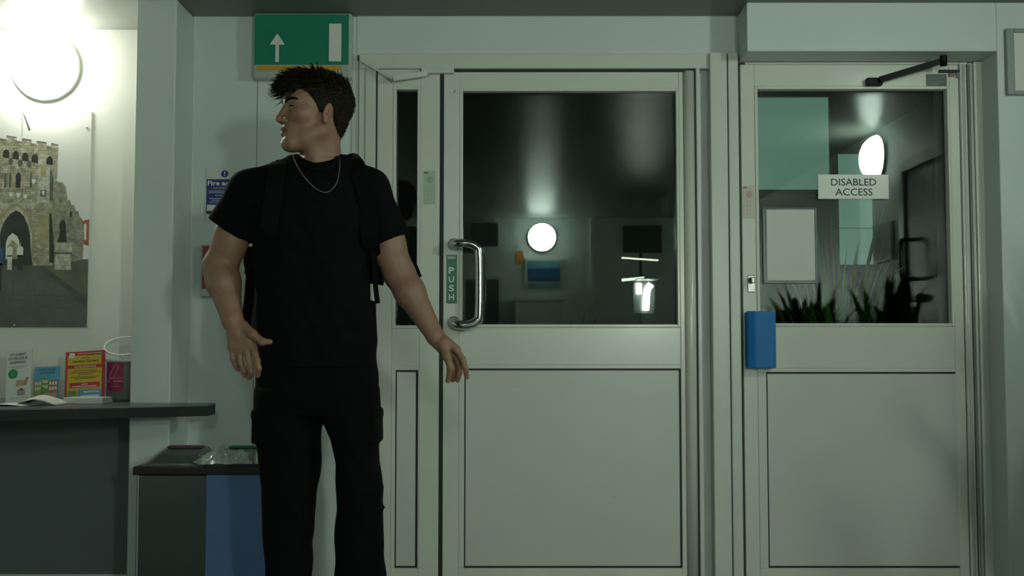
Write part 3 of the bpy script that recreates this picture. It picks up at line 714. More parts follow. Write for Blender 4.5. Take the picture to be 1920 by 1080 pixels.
# crumpled clear bags
M_bag = mat('clear_film', (.42, .50, .44), .16, var=.1, scale=40, spec=.9, trans=.35, bump=.5, bscale=60)
def bag(label, cx, cy, cz, rx, ry, rz, seed):
    r = random.Random(seed); bm = bmesh.new(); n, m = 44, 16; g = []
    ph = [(r.uniform(3, 16), r.uniform(-14, 14), r.uniform(0, 6)) for _ in range(9)]
    for i in range(n + 1):
        rowv = []
        for j in range(m + 1):
            u, v = i / n * 2 - 1, j / m * 2 - 1
            env = max(0, 1 - abs(u) ** 2.2) * max(0.0, 1 - abs(v) ** 2.5)
            cr = sum(abs((u * a + v * b + p) / 3.1416 % 2 - 1) for a, b, p in ph) / 9      # sharp creases
            z = env * (.25 + 1.15 * cr ** 1.5) * rz + .003
            x = cx + u * rx * (1 + .12 * math.sin(v * 5 + seed)); y = cy + v * ry + .25 * ry * math.sin(u * 7 + seed)
            t = (y - ya - .028) / (yb_ - .048 - ya); z += .052 * math.sin(max(0, t) * math.pi / 2) + .003      # lies on the lid
            rowv.append(bm.verts.new((x, y, cz + z)))
        g.append(rowv)
    for i in range(n):
        for j in range(m): bm.faces.new((g[i][j], g[i + 1][j], g[i + 1][j + 1], g[i][j + 1]))
    o = bm_obj('plastic_bag', bm, M_bag, None, smooth=False)
    md = o.modifiers.new('thickness', 'SOLIDIFY'); md.thickness = .001; md.offset = 1
    return tag(o, label, 'plastic bag')
bag('crumpled clear plastic bag on the recycling bin rim', X_(420, 3.78, 860), 3.795, ZR + .002, .098, .042, .060, 3)
bag('small knotted white plastic bag end behind the leg on the bin', X_(483, 3.78, 860), 3.795, ZR + .002, .022, .03, .060, 5)
# ================================================================== things on the doors
M_pushgreen = mat('push_green', (.008, .15, .085), .35)
ps = empty('push_sign', at(846.5, 569, YD), 'vertical green PUSH sign beside the pull handle', 'sign')
YQ = YD - .0015
spl = pbox('sign_plate', 837, 856.5, 478, 569, YQ, .0015, M_pushgreen, ps, bev=.0006, ref=520)
for k, ch in enumerate('PUSH'):
    p = at(846.5, 507 + k * 16.7, YQ); text('lettering', ch, p.x, p.z, YQ - .0005, .025, M_white, spl, width=.021, bold=.018)
plate('small_print', rect(X_(839, YQ, 520), X_(854, YQ, 520), Z_(485.5, YQ), Z_(480.5, YQ)), YQ, M_lightgrey, ps)
def sticker(label, a, b, c, d, tone, Y=YD):
    s = empty('record_sticker', at((a + b) / 2, d, Y), label, 'sticker')
    y = Y - .001; bg = mat('sticker_' + tone, {'green': (.46, .54, .44), 'pink': (.57, .54, .46)}[tone], .5)
    ik = mat('sticker_ink_' + tone, {'green': (.30, .42, .33), 'pink': (.50, .33, .28)}[tone], .5)
    dk = mat('sticker_head_' + tone, {'green': (.05, .12, .09), 'pink': (.35, .06, .05)}[tone], .5)
    pbox('sticker_base', a, b, c, d, y, .001, bg, s)
    xs = lambda t: X_(a + (b - a) * t, y); zs = lambda t: Z_(c + (d - c) * t, y)
    plate('heading', rect(xs(.06), xs(.42), zs(.085), zs(.045)), y, dk, s, th=.0003)
    plate('stamp', disc(xs(.55), zs(.27), .014, 20), y, ik, s, th=.0003)
    for t in (.47, .60, .73, .86, .985): plate('table_rule', rect(xs(.08), xs(.95), zs(t + .005), zs(t)), y, ik, s, th=.0003)
    for t in (.08, .36, .64, .92): plate('table_rule', rect(xs(t), xs(t + .03), zs(.985), zs(.47)), y, ik, s, th=.0003)
    return s
sticker('pale green record sticker on the slim door leaf', 793, 816, 320, 383, 'green')
sticker('pale pink record sticker above the key lock', 1392, 1415, 348, 410, 'pink')
# DISABLED ACCESS plate on the glass
YG = GLASS_Y - .006
da = empty('access_sign', at(1601, 373, YG), 'white DISABLED ACCESS sign on the door glass', 'sign')
apl = pbox('sign_plate', 1534.5, 1667, 327, 373, YG, .005, mat('sign_white', (.64, .66, .60), .35), da, bev=.001)
p = at(1600.5, 341.5, YG); text('lettering', 'DISABLED', p.x, p.z, YG - .0006, .0290, M_ink, apl, width=.182, bold=.008)
p = at(1601, 360, YG); text('lettering', 'ACCESS', p.x, p.z, YG - .0006, .0290, M_ink, apl, width=.150, bold=.008)
# paper in a clear sleeve on the glass
nt_ = empty('paper_notice', at(1481, 531, YG), 'blank pale paper notice in a clear plastic sleeve', 'notice')
M_sleeve = mat('clear_sleeve', (.06, .10, .09), .12, spec=.8, coat=.5, bump=.4, bscale=30)
pbox('plastic_sleeve', 1430, 1531, 389, 531, YG + .002, .003, M_sleeve, nt_, bev=.001)
pbox('paper_sheet', 1437, 1526.5, 393, 525.5, YG + .0005, .0015, M_paper, nt_)
for a, b, c, d in ((1430, 1434.5, 392, 529), (1528, 1531, 392, 529), (1432, 1530, 527, 531)):
    pbox('sleeve_edge', a, b, c, d, YG, .003, mat('sleeve_weld', (.16, .21, .19), .15, coat=.6), nt_, bev=.001)
# blue box
Yb = YD - .062
bbx = empty('blue_box', at(1428, 691, YD), 'blue plastic emergency box on the disabled access door', 'box')
M_blue = mat('blue_plastic', (.003, .16, .46), .42, spec=.3)
X0, X1 = X_(1402, Yb, 640), X_(1456.5, Yb, 640); Zb0, Zb1 = Z_(690.5, Yb), Z_(583, Yb)
box('box_body', X0 + .003, X1 - .001, Yb + .012, YD, Zb0 + .002, Zb1 - .002, M_blue, bbx, bev=.006, seg=3)
bm = bmesh.new()
pts = [(X0, Yb + .030), (X0 + .003, Yb + .012), (X0 + .030, Yb), (X1 - .006, Yb), (X1, Yb + .010), (X1, Yb + .030)]
lo = [bm.verts.new((a, b, Zb0)) for a, b in pts]; hi = [bm.verts.new((a, b, Zb1)) for a, b in pts]; n = len(pts)
for i in range(n): bm.faces.new((lo[i], lo[(i + 1) % n], hi[(i + 1) % n], hi[i]))
bm.faces.new(lo[::-1]); bm.faces.new(hi); bmesh.ops.recalc_face_normals(bm, faces=bm.faces)
bmesh.ops.bevel(bm, geom=list(bm.edges), offset=.003, segments=2, affect='EDGES')
bm_obj('box_cover', bm, M_blue, bbx)
p = at(1419, 687.5, Yb); lathe('cover_screw', [(.003, 0), (.003, -.002), (.001, -.003)], (p.x, Yb, p.z), 'y', M_steel, bbx, n=10)
# black rating plate at the door head
rp = empty('rating_plate', at(1756, 161, YD), 'small dark rating label at the top of the disabled access door', 'label')
pbox('label_plate', 1737, 1775, 139, 161, YD - .0012, .0012, mat('rating_dark', (.035, .055, .045), .4), rp, ref=150)
for k in range(4): 
    y = YD - .0012; plate('text_line', rect(X_(1739.5, y, 150), X_(1770 - 8 * (k % 2), y, 150), Z_(145 + k * 4.5, y), Z_(143.2 + k * 4.5, y)), y, mat('rating_print', (.16, .20, .17), .5), rp, th=.0003)
# door closers
dc = empty('door_closer', at(1700, 130, YD), 'black door closer arm on the disabled access door', 'door closer')
k0 = at(1641, 152, YD - .02)
pbox('arm_shoe', 1627, 1655.5, 145, 159, YD - .032, .032, M_blackmetal, dc, bev=.003, ref=150)
e0 = at(1650, 149, YD - .045); e1 = at(1772, 112.5, YD - .09); 
bm = bmesh.new(); bm_sweep(bm, [e0, e1], [(-.005, -.0115), (.005, -.0115), (.005, .0115), (-.005, .0115)]); bmesh.ops.recalc_face_normals(bm, faces=bm.faces)
bm_obj('closer_arm', bm, M_blackmetal, dc)
pv = at(1769, 112, YD - .09)
lathe('pivot', [(.014, -.024), (.014, .02), (.012, .024)], pv, 'z', M_blackmetal, dc, n=24)
box('upper_arm', pv.x - .010, pv.x + .012, pv.y - .010, YW - .002, pv.z + .018, pv.z + .030, M_blackmetal, dc, bev=.003)
# header plate and red fixing at the right
hp_ = empty('frame_bracket', at(1785, 140, YD), 'small steel frame bracket with red tip at the door corner', 'bracket')
pbox('bracket_bar', 1762, 1806, 130.5, 135.5, YD - .012, .014, M_gasket, hp_, ref=130)
pbox('bracket_body', 1793, 1803, 135.5, 146, YD - .012, .012, M_steel, hp_, bev=.002, ref=130)
pbox('red_tip', 1780, 1790, 136.5, 143, YD - .011, .011, mat('red_tip', (.35, .10, .08), .4), hp_, bev=.002, ref=130)
# white closer on the slim leaf: angled arm, cover bar and track
cl = empty('white_door_closer', at(760, 140, YD), 'white painted door closer arm above the slim door leaf', 'door closer')
pbox('guide_track', 799, 851, 126.5, 136.5, YD - .030, .028, M_frame, cl, bev=.002, ref=130)
pbox('track_end', 790, 803, 127.5, 139.5, YD - .034, .034, M_door, cl, bev=.002, ref=130)
a0, a1 = at(737, 147.5, YD - .05), at(800, 138.5, YD - .028)
bm = bmesh.new(); bm_sweep(bm, [a0, a1], [(-.009, -.010), (.009, -.010), (.009, .010), (-.009, .010)]); bmesh.ops.recalc_face_normals(bm, faces=bm.faces)
bm_obj('closer_arm', bm, M_frame, cl)
a2 = at(676, 113, YD - .02)
bm = bmesh.new(); bm_sweep(bm, [a2, a0], [(-.006, -.005), (.006, -.005), (.006, .005), (-.006, .005)]); bmesh.ops.recalc_face_normals(bm, faces=bm.faces)
bm_obj('closer_link', bm, M_frame, cl)
pbox('pivot_plate', 683, 704, 122, 128, YD - .020, .006, M_frame, cl, bev=.001, ref=130)

# framed notice on the protruding wall
fr = empty('picture_frame', at(1950, 177, YRW), 'grey framed notice high on the protruding wall', 'picture frame')
Yq = YRW - .022
M_fgrey = mat('frame_grey', (.26, .31, .29), .4)
fx0, fx1 = X_(1889, Yq, 140), X_(1889, Yq, 140) + .30; fz0, fz1 = Z_(177, Yq), Z_(177, Yq) + .26
pbox_m = .031
box('frame_side', fx0, fx0 + pbox_m, Yq, YRW, fz0, fz1, M_fgrey, fr, bev=.004); box('frame_side', fx1 - pbox_m, fx1, Yq, YRW, fz0, fz1, M_fgrey, fr, bev=.004)
box('frame_rail', fx0 + pbox_m, fx1 - pbox_m, Yq + .001, YRW, fz0, fz0 + .016, M_fgrey, fr, bev=.004); box('frame_rail', fx0 + pbox_m, fx1 - pbox_m, Yq + .001, YRW, fz1 - .016, fz1, M_fgrey, fr, bev=.004)
box('mount', fx0 + pbox_m, fx1 - pbox_m, Yq + .012, YRW, fz0 + .016, fz1 - .016, M_paper, fr)

# ================================================================== the hall behind, seen mirrored in the door glass
YV = 2 * GLASS_Y - YB
def vb(name, a, b, c, d, depth, m, parent=None, bev=.002, off=0.0):
    """box on the back wall whose mirror image spans the pixels"""
    p, q = atv((a), c, YV), atv(b, d, YV)
    return box(name, p.x, q.x, YB + off, YB + off + depth, q.z, p.z, m, parent, bev)
nb = empty('notice_board', atv(1020, 548, YV), 'framed blue and white notice under the round lamp facing the doors', 'notice')
vb('notice_frame', 983, 1056, 484, 548, .015, M_lightgrey, nb)
vb('notice_head', 990, 1050, 489, 503, .004, mat('notice_sky', (.16, .40, .55), .4), nb, off=.015)
vb('notice_field', 990, 1050, 503, 528, .004, mat('notice_blue', (.03, .14, .30), .4), nb, off=.015)
vb('notice_foot', 990, 1050, 531, 541, .004, mat('notice_grey_blue', (.16, .26, .34), .4), nb, off=.015)
tag(vb('orange_card', 967, 981, 470, 494, .004, mat('orange_card', (.60, .26, .05), .5)), 'small orange card pinned beside the blue notice', 'card')
cb = empty('cupboard', Vector((atv(1005, 600, YV).x, YB + .2, 0)), 'low pale cupboard below the blue notice', 'cupboard')
q0, q1 = atv(963, 556, YV).x, atv(1052, 556, YV).x; zc = atv(1000, 556, YV).z - .06
box('cupboard_body', q0, q1, YB + .016, YB + .38, 0.02, zc, mat('cupboard_pale', (.34, .38, .34), .5), cb, bev=.004)
box('cupboard_top', q0 - .01, q1 + .01, YB + .016, YB + .40, zc, zc + .02, M_lightgrey, cb, bev=.003)
box('drawer_front', q0 + .01, q1 - .01, YB + .38, YB + .392, zc - .24, zc - .02, M_lightgrey, cb, bev=.003)
box('cupboard_door', q0 + .01, q1 - .01, YB + .38, YB + .392, .06, zc - .26, M_lightgrey, cb, bev=.003)
d5 = empty('door_5', Vector((atv(905, 600, YV).x, YB, 0)), 'dark door facing the double door', 'door', kind='structure')
vb('door_frame', 868, 941, 517, 720, .02, M_frame, d5).location.z = 0
vb('door_leaf', 874, 935, 524, 720, .012, M_darkdoor, d5, off=.014)
tag(vb('wall_box', 884, 934, 420, 462, .10, mat('box_dark', (.07, .08, .08), .5)), 'dark ventilation box high on the wall facing the doors', 'box')
tr7 = vb('trim_7', 1107, 1117, 405, 760, .03, M_frame); tag(tr7, 'pale vertical pipe casing on the wall facing the doors', 'trim', kind='structure')
tag(vb('dark_screen', 1168, 1240, 424, 474, .06, M_black, bev=.006), 'black switched off screen on the wall facing the doors', 'screen')
# tube lights on a stand
tl = empty('tube_light_stand', Vector((atv(1212, 600, YV - .95).x, YB + .95, 0)), 'black stand with glowing tube lamps facing the doors', 'studio light')
em = mat('tube_glow', (.8, .8, .8), .4, emit=(.86, 1.0, .84), estr=LAMP_TUBE)
em2 = mat('tube_glow_dim', (.6, .6, .6), .4, emit=(.9, 1.0, .75), estr=LAMP_TUBE * .025)
Yt = YV - .95
t0, t1 = atv(1211, 581, Yt), atv(1214, 545, Yt); t2 = atv(1221, 533, Yt)
tube('light_tube', smooth_path([t0, t1, t2], 6), .030, em, tl)
t0, t1 = atv(1199, 551, Yt), atv(1198, 531, Yt); tube('light_tube', [t0, t1], .024, em, tl)
t0, t1 = atv(1166, 525, Yt), atv(1208, 521, Yt); tube('light_bar', [t0, t1], .014, em2, tl)
t0, t1 = atv(1166, 483, Yt), atv(1235, 488, Yt); tube('light_bar', [t0, t1], .008, em2, tl)
sp = Vector((t0.x + .19, YB + .95, 0))
hx0, hx1 = atv(1188, 500, Yt).x, atv(1230, 500, Yt).x; hz0, hz1 = atv(1200, 588, Yt).z, atv(1200, 527, Yt).z
box('added_light_block', hx0, hx1, YB + .95 - .075, YB + .95 - .045, hz0, hz1, M_black, tl, bev=.004)  # added black box, keeps the tube light off the back wall
box('added_light_flag', hx0, hx1, YB + .95 - .06, YB + .95 + .32, hz1 + .002, hz1 + .008, M_black, tl, bev=.002)  # added black flap, keeps the tube light off the ceiling
sp.y -= .09
tube('stand_pole', [sp + Vector((0, .0, .0)), sp + Vector((0, 0, 1.95))], .014, M_black, tl)
for k in range(3):
    a_ = k * 2.094 + .4; tube('stand_leg', [sp + Vector((0, 0, .45)), sp + Vector((.35 * math.cos(a_), .35 * math.sin(a_), .012))], .010, M_black, tl)
# framed notice under the side lamp
f0, f1 = 1.80, 2.26
sn = empty('side_notice', (XR, 2.0, 1.45), 'thin framed grey notice on the wall below the side lamp', 'notice')
za, zb_ = atv(1655, 492, 6.5).z, atv(1655, 420, 6.5).z
box('notice_frame', XR - .014, XR, f0, f1, za, zb_, mat('side_frame', (.20, .22, .20), .4), sn, bev=.003)
box('notice_sheet', XR - .016, XR - .012, f0 + .02, f1 - .02, za + .02, zb_ - .02, mat('side_sheet', (.33, .36, .31), .5, var=.25, scale=40), sn)
# ------------------------------------------------------------------ plants
def blade_plant(name, label, base, n, length, spread, wid, cols, droop, pot=None, seed=1, lean_=(0, 0), cat='plant', group=None):
    r = random.Random(seed)
    root = empty(name, base, label, cat, group)
    bm = bmesh.new()
    for i in range(n):
        a = r.uniform(0, 2 * math.pi); L = length * r.uniform(.6, 1.05); sp_ = spread * r.uniform(.25, 1.0)
        ww = wid * r.uniform(.7, 1.2); z0 = pot[1] if pot else 0; mi = r.randrange(len(cols))
        s0 = Vector(base) + Vector((r.uniform(-.06, .06), r.uniform(-.06, .06), z0)); pv_, prev = None, None
        dr = droop * r.uniform(.5, 1.2)
        N = 7
        for k in range(N + 1):
            t = k / N
            h = Vector((math.cos(a) + lean_[0], math.sin(a) + lean_[1], 0)) * sp_ * t ** 1.3
            p = s0 + h + Vector((0, 0, L * t - dr * t * t * t * L))
            sd = Vector((-math.sin(a), math.cos(a), 0)) * ww * (math.sin(math.pi * min(1, .12 + t * .88)) ** .7)
            cur = (bm.verts.new(p - sd), bm.verts.new(p + Vector((0, 0, -ww * .25))), bm.verts.new(p + sd))
            if prev:
                for q in (0, 1):
                    f = bm.faces.new((prev[q], prev[q + 1], cur[q + 1], cur[q])); f.material_index = mi
            prev = cur
    bm_obj('foliage', bm, cols, root, smooth=True)
    if pot:
        pr_, ph_, pm_ = pot
        lathe('pot', [(pr_ * .75, 0), (pr_, ph_), (pr_ * 1.04, ph_), (pr_ * 1.04, ph_ + .02), (pr_ * .92, ph_ + .02), (pr_ * .90, ph_ - .03), (.001, ph_ - .03)], base, 'z', pm_, root, n=28)
    return root
G1 = mat('leaf_dark', (.03, .085, .03), .22, var=.3, scale=12); G2 = mat('leaf_mid', (.09, .30, .03), .22, var=.3, scale=12); G3 = mat('leaf_yellow', (.20, .36, .03), .25, var=.3, scale=12)
M_pot = mat('pot_dark', (.05, .05, .05), .5)
p = atv(1085, 600, YV - .75); blade_plant('potted_palm', 'bushy dark green potted palm facing the doors', (p.x, YB + .75, 0), 60, 1.28, .30, .022, [G1, G2], .35, (.17, .34, M_pot), 3)
p = atv(1190, 600, YV - .35); blade_plant('potted_plant', 'broad dark leafy potted plant beside the tube lamps', (p.x, YB + .36, 0), 70, 1.05, .27, .03, [G1], .30, (.18, .36, M_pot), 5)
blade_plant('yard_grass', 'tall arching green grass plant outside behind the sign', (X_(1575, 6.5, 600), 6.5, -.02), 170, 2.2, .45, .018, [G2, G2, G3], .30, None, 11, cat='plant')
blade_plant('yard_shrub', 'dark strap leaved shrub outside behind the paper notice', (X_(1462, 5.4, 600), 5.4, -.02), 150, 1.25, .36, .022, [G1, G2], .35, None, 12, cat='plant')
blade_plant('yard_flax', 'glossy flax plant outside by the hinge side of the glass', (X_(1735, 5.45, 600), 5.45, -.02), 150, 1.36, .42, .020, [G1, G2], .45, None, 15, cat='plant')

blade_plant('glossy_plant', 'tall glossy potted plant in front of the dark side door', (1.96, 2.98, 0), 130, 1.42, .27, .030, [G1, G2], .42, (.16, .34, M_pot), 21)
blade_plant('leafy_plant', 'dense dark potted plant under the side lamp', (1.78, 2.05, 0), 140, 1.38, .36, .032, [G1], .38, (.17, .36, M_pot), 23)
# ================================================================== the person (signed distance fields -> one closed surface each)
PY = 3.20
def axis(lo, hi, step, fine=()):
    out = [lo]
    while out[-1] < hi:
        x = out[-1]; s = step
        for a, b, st in fine:
            if a <= x <= b: s = min(s, st)
        out.append(x + s)
    return np.array(out, dtype=np.float32)
class Field:
    def __init__(self, xs, ys, zs):
        self.x, self.y, self.z = xs, ys, zs
        self.D = np.full((len(xs), len(ys), len(zs)), .06, dtype=np.float32)
    def sl(self, lo, hi):
        r = []
        for ax, a, b in zip((self.x, self.y, self.z), lo, hi):
            i, j = np.searchsorted(ax, a), np.searchsorted(ax, b); r.append(slice(max(0, i - 1), min(len(ax), j + 1)))
        return tuple(r)
    def apply(self, fn, lo, hi, k=0.0, op='u'):
        s = self.sl(lo, hi)
        if any(q.stop <= q.start for q in s): return
        X = self.x[s[0]][:, None, None]; Y = self.y[s[1]][None, :, None]; Z = self.z[s[2]][None, None, :]
        d = fn(X, Y, Z).astype(np.float32); a = self.D[s]
        if op == 's': d = -d
        if k > 0:
            h = np.maximum(k - np.abs(a - d), 0) / k; e = h * h * k * .25
        else: e = 0
        self.D[s] = np.minimum(a, d) - e if op == 'u' else np.maximum(a, d) + e
    def cone(self, a, b, r1, r2, k=.01, op='u'):
        a, b = Vector(a), Vector(b); m = max(r1, r2) + .02 + k
        lo = [min(a[i], b[i]) - m for i in range(3)]; hi = [max(a[i], b[i]) + m for i in range(3)]
        ba = b - a; L2 = max(1e-12, ba.dot(ba))
        def fn(X, Y, Z):
            px, py, pz = X - a.x, Y - a.y, Z - a.z
            t = np.clip((px * ba.x + py * ba.y + pz * ba.z) / L2, 0, 1)
            return np.sqrt((px - ba.x * t) ** 2 + (py - ba.y * t) ** 2 + (pz - ba.z * t) ** 2) - (r1 + (r2 - r1) * t)
        self.apply(fn, lo, hi, k, op)
    def ell(self, c, rad, R=None, k=.01, op='u'):
        """ellipsoid; R = (ex, ey, ez) axes"""
        c = Vector(c); m = max(rad) + .02 + k
        ax = R or (Vector((1, 0, 0)), Vector((0, 1, 0)), Vector((0, 0, 1)))
        def fn(X, Y, Z):
            px, py, pz = X - c.x, Y - c.y, Z - c.z; q = 0; g = 0
            for e, r in zip(ax, rad):
                v = (px * e.x + py * e.y + pz * e.z) / r; q = q + v * v; g = g + (v / r) ** 2
            q = np.sqrt(q); g = np.sqrt(g) + 1e-9
            return q * (q - 1) / g
        self.apply(fn, [c[i] - m for i in range(3)], [c[i] + m for i in range(3)], k, op)
    def loft(self, tab, k=.01, n=2.4, op='u', wob=0.0, ph=0.0):
        """vertical loft; tab rows (z, cx, cy, hx, hy)"""
        t = np.array(sorted(tab)); z0, z1 = t[0, 0], t[-1, 0]; m = .03 + k
        lo = [float((t[:, 1] - t[:, 3]).min()) - m, float((t[:, 2] - t[:, 4]).min()) - m, z0 - m]
        hi = [float((t[:, 1] + t[:, 3]).max()) + m, float((t[:, 2] + t[:, 4]).max()) + m, z1 + m]
        def fn(X, Y, Z):
            i = [np.interp(Z, t[:, 0], t[:, j]) for j in range(1, 5)]
            q = (np.abs((X - i[0]) / i[2]) ** n + np.abs((Y - i[1]) / i[3]) ** n) ** (1 / n)
            d = (q - 1) * np.minimum(i[2], i[3])
            if wob: d = d + wob * (np.sin(Z * 23 + X * 31 + ph) * np.sin(X * 27 - Z * 17 + Y * 20 + ph) + .7 * np.sin(Z * 46 + X * 58 - Y * 30 + 1.7 * np.sin(X * 19 + Z * 9 + ph)) * np.sin(Z * 11 - X * 24 + ph * 2))
            dz = np.maximum(z0 - Z, Z - z1)
            return np.maximum(d, dz)
        self.apply(fn, lo, hi, k, op)
    def plane_cut(self, p, nrm, lo, hi, k=.004):
        p, nrm = Vector(p), Vector(nrm).normalized()
        self.apply(lambda X, Y, Z: -((X - p.x) * nrm.x + (Y - p.y) * nrm.y + (Z - p.z) * nrm.z), lo, hi, k, op='s')
    def mesh(self, name, smooth_it=1):
        D = self.D; s = D < 0
        nx, ny, nz = D.shape
        cnt = np.zeros((nx - 1, ny - 1, nz - 1), dtype=np.int8)
        for i in (0, 1):
            for j in (0, 1):
                for k in (0, 1): cnt += s[i:nx - 1 + i, j:ny - 1 + j, k:nz - 1 + k]
        ci, cj, ck = np.nonzero((cnt > 0) & (cnt < 8)); del cnt
        n = len(ci); acc = np.zeros((n, 3)); num = np.zeros(n)
        corners = [(i, j, k) for i in (0, 1) for j in (0, 1) for k in (0, 1)]
        for a in corners:
            for b in corners:
                if sum(abs(p - q) for p, q in zip(a, b)) == 1 and a < b:
                    da = D[ci + a[0], cj + a[1], ck + a[2]]; db = D[ci + b[0], cj + b[1], ck + b[2]]
                    m = (da < 0) != (db < 0); t = np.where(m, da / np.where(m, da - db, 1), 0)
                    for ax, (arr, idx) in enumerate(((self.x, ci), (self.y, cj), (self.z, ck))):
                        va, vb_ = arr[idx + a[ax]], arr[idx + b[ax]]; acc[:, ax] += np.where(m, va + (vb_ - va) * t, 0)
                    num += m
        co = acc / num[:, None]
        vid = np.full((nx - 1, ny - 1, nz - 1), -1, dtype=np.int32); vid[ci, cj, ck] = np.arange(n)
        quads = []
        for ax in range(3):
            sa = [slice(1, -1)] * 3; sa[ax] = slice(0, -1); sb = [slice(1, -1)] * 3; sb[ax] = slice(1, None)
            A, B = s[tuple(sa)], s[tuple(sb)]
            e = np.argwhere(A != B); flip = A[tuple(e.T)]
            off = [1, 1, 1]; off[ax] = 0; e = e + np.array(off)
            u, v = [(1, 2), (2, 0), (0, 1)][ax]
            def g(du, dv):
                q = e.copy(); q[:, u] -= du; q[:, v] -= dv; return vid[q[:, 0], q[:, 1], q[:, 2]]
            Q = np.stack([g(1, 1), g(0, 1), g(0, 0), g(1, 0)], 1)
            Q[~flip] = Q[~flip][:, ::-1]; quads.append(Q)
        Q = np.concatenate(quads); Q = Q[(Q >= 0).all(1)]
        for _ in range(smooth_it):
            sm = np.zeros_like(co); c = np.zeros(n)
            for a in range(4):
                b = (a + 1) % 4
                np.add.at(sm, Q[:, a], co[Q[:, b]]); np.add.at(c, Q[:, a], 1); np.add.at(sm, Q[:, b], co[Q[:, a]]); np.add.at(c, Q[:, b], 1)
            co = co * .5 + .5 * sm / np.maximum(c, 1)[:, None]
        me = bpy.data.meshes.new(name)
        me.vertices.add(n); me.vertices.foreach_set('co', co.astype(np.float32).reshape(-1))
        me.loops.add(len(Q) * 4); me.loops.foreach_set('vertex_index', Q.reshape(-1).astype(np.int32))
        me.polygons.add(len(Q)); me.polygons.foreach_set('loop_start', np.arange(0, len(Q) * 4, 4, dtype=np.int32)); me.polygons.foreach_set('loop_total', np.full(len(Q), 4, dtype=np.int32))
        me.update(calc_edges=True); me.validate()
        me.polygons.foreach_set('use_smooth', np.ones(len(me.polygons), dtype=bool))
        return me, co
def P(px, py, dy=0.0): return at(px, py, PY + dy)
SC = PY / F                                   # metres per pixel at the person

# ---- head frame
YAW, TILT = math.radians(60), math.radians(2)
HS = 1.0                                      # head scale
HC = P(590, 213, 0.0)
hf = Vector((-math.sin(YAW), -math.cos(YAW), 0)); hl = Vector((math.cos(YAW), -math.sin(YAW), 0)); hu = Vector((0, 0, 1))
rot = Matrix.Rotation(TILT, 3, hl)            # chin a little up
hf, hu = rot @ hf, rot @ hu
if hf.z < 0: hf, hu = (Matrix.Rotation(-2 * TILT, 3, hl) @ hf), (Matrix.Rotation(-2 * TILT, 3, hl) @ hu)
def H(f, l, u): return HC + (hf * f + hl * l + hu * u) * HS
HR = (hf, hl, hu)

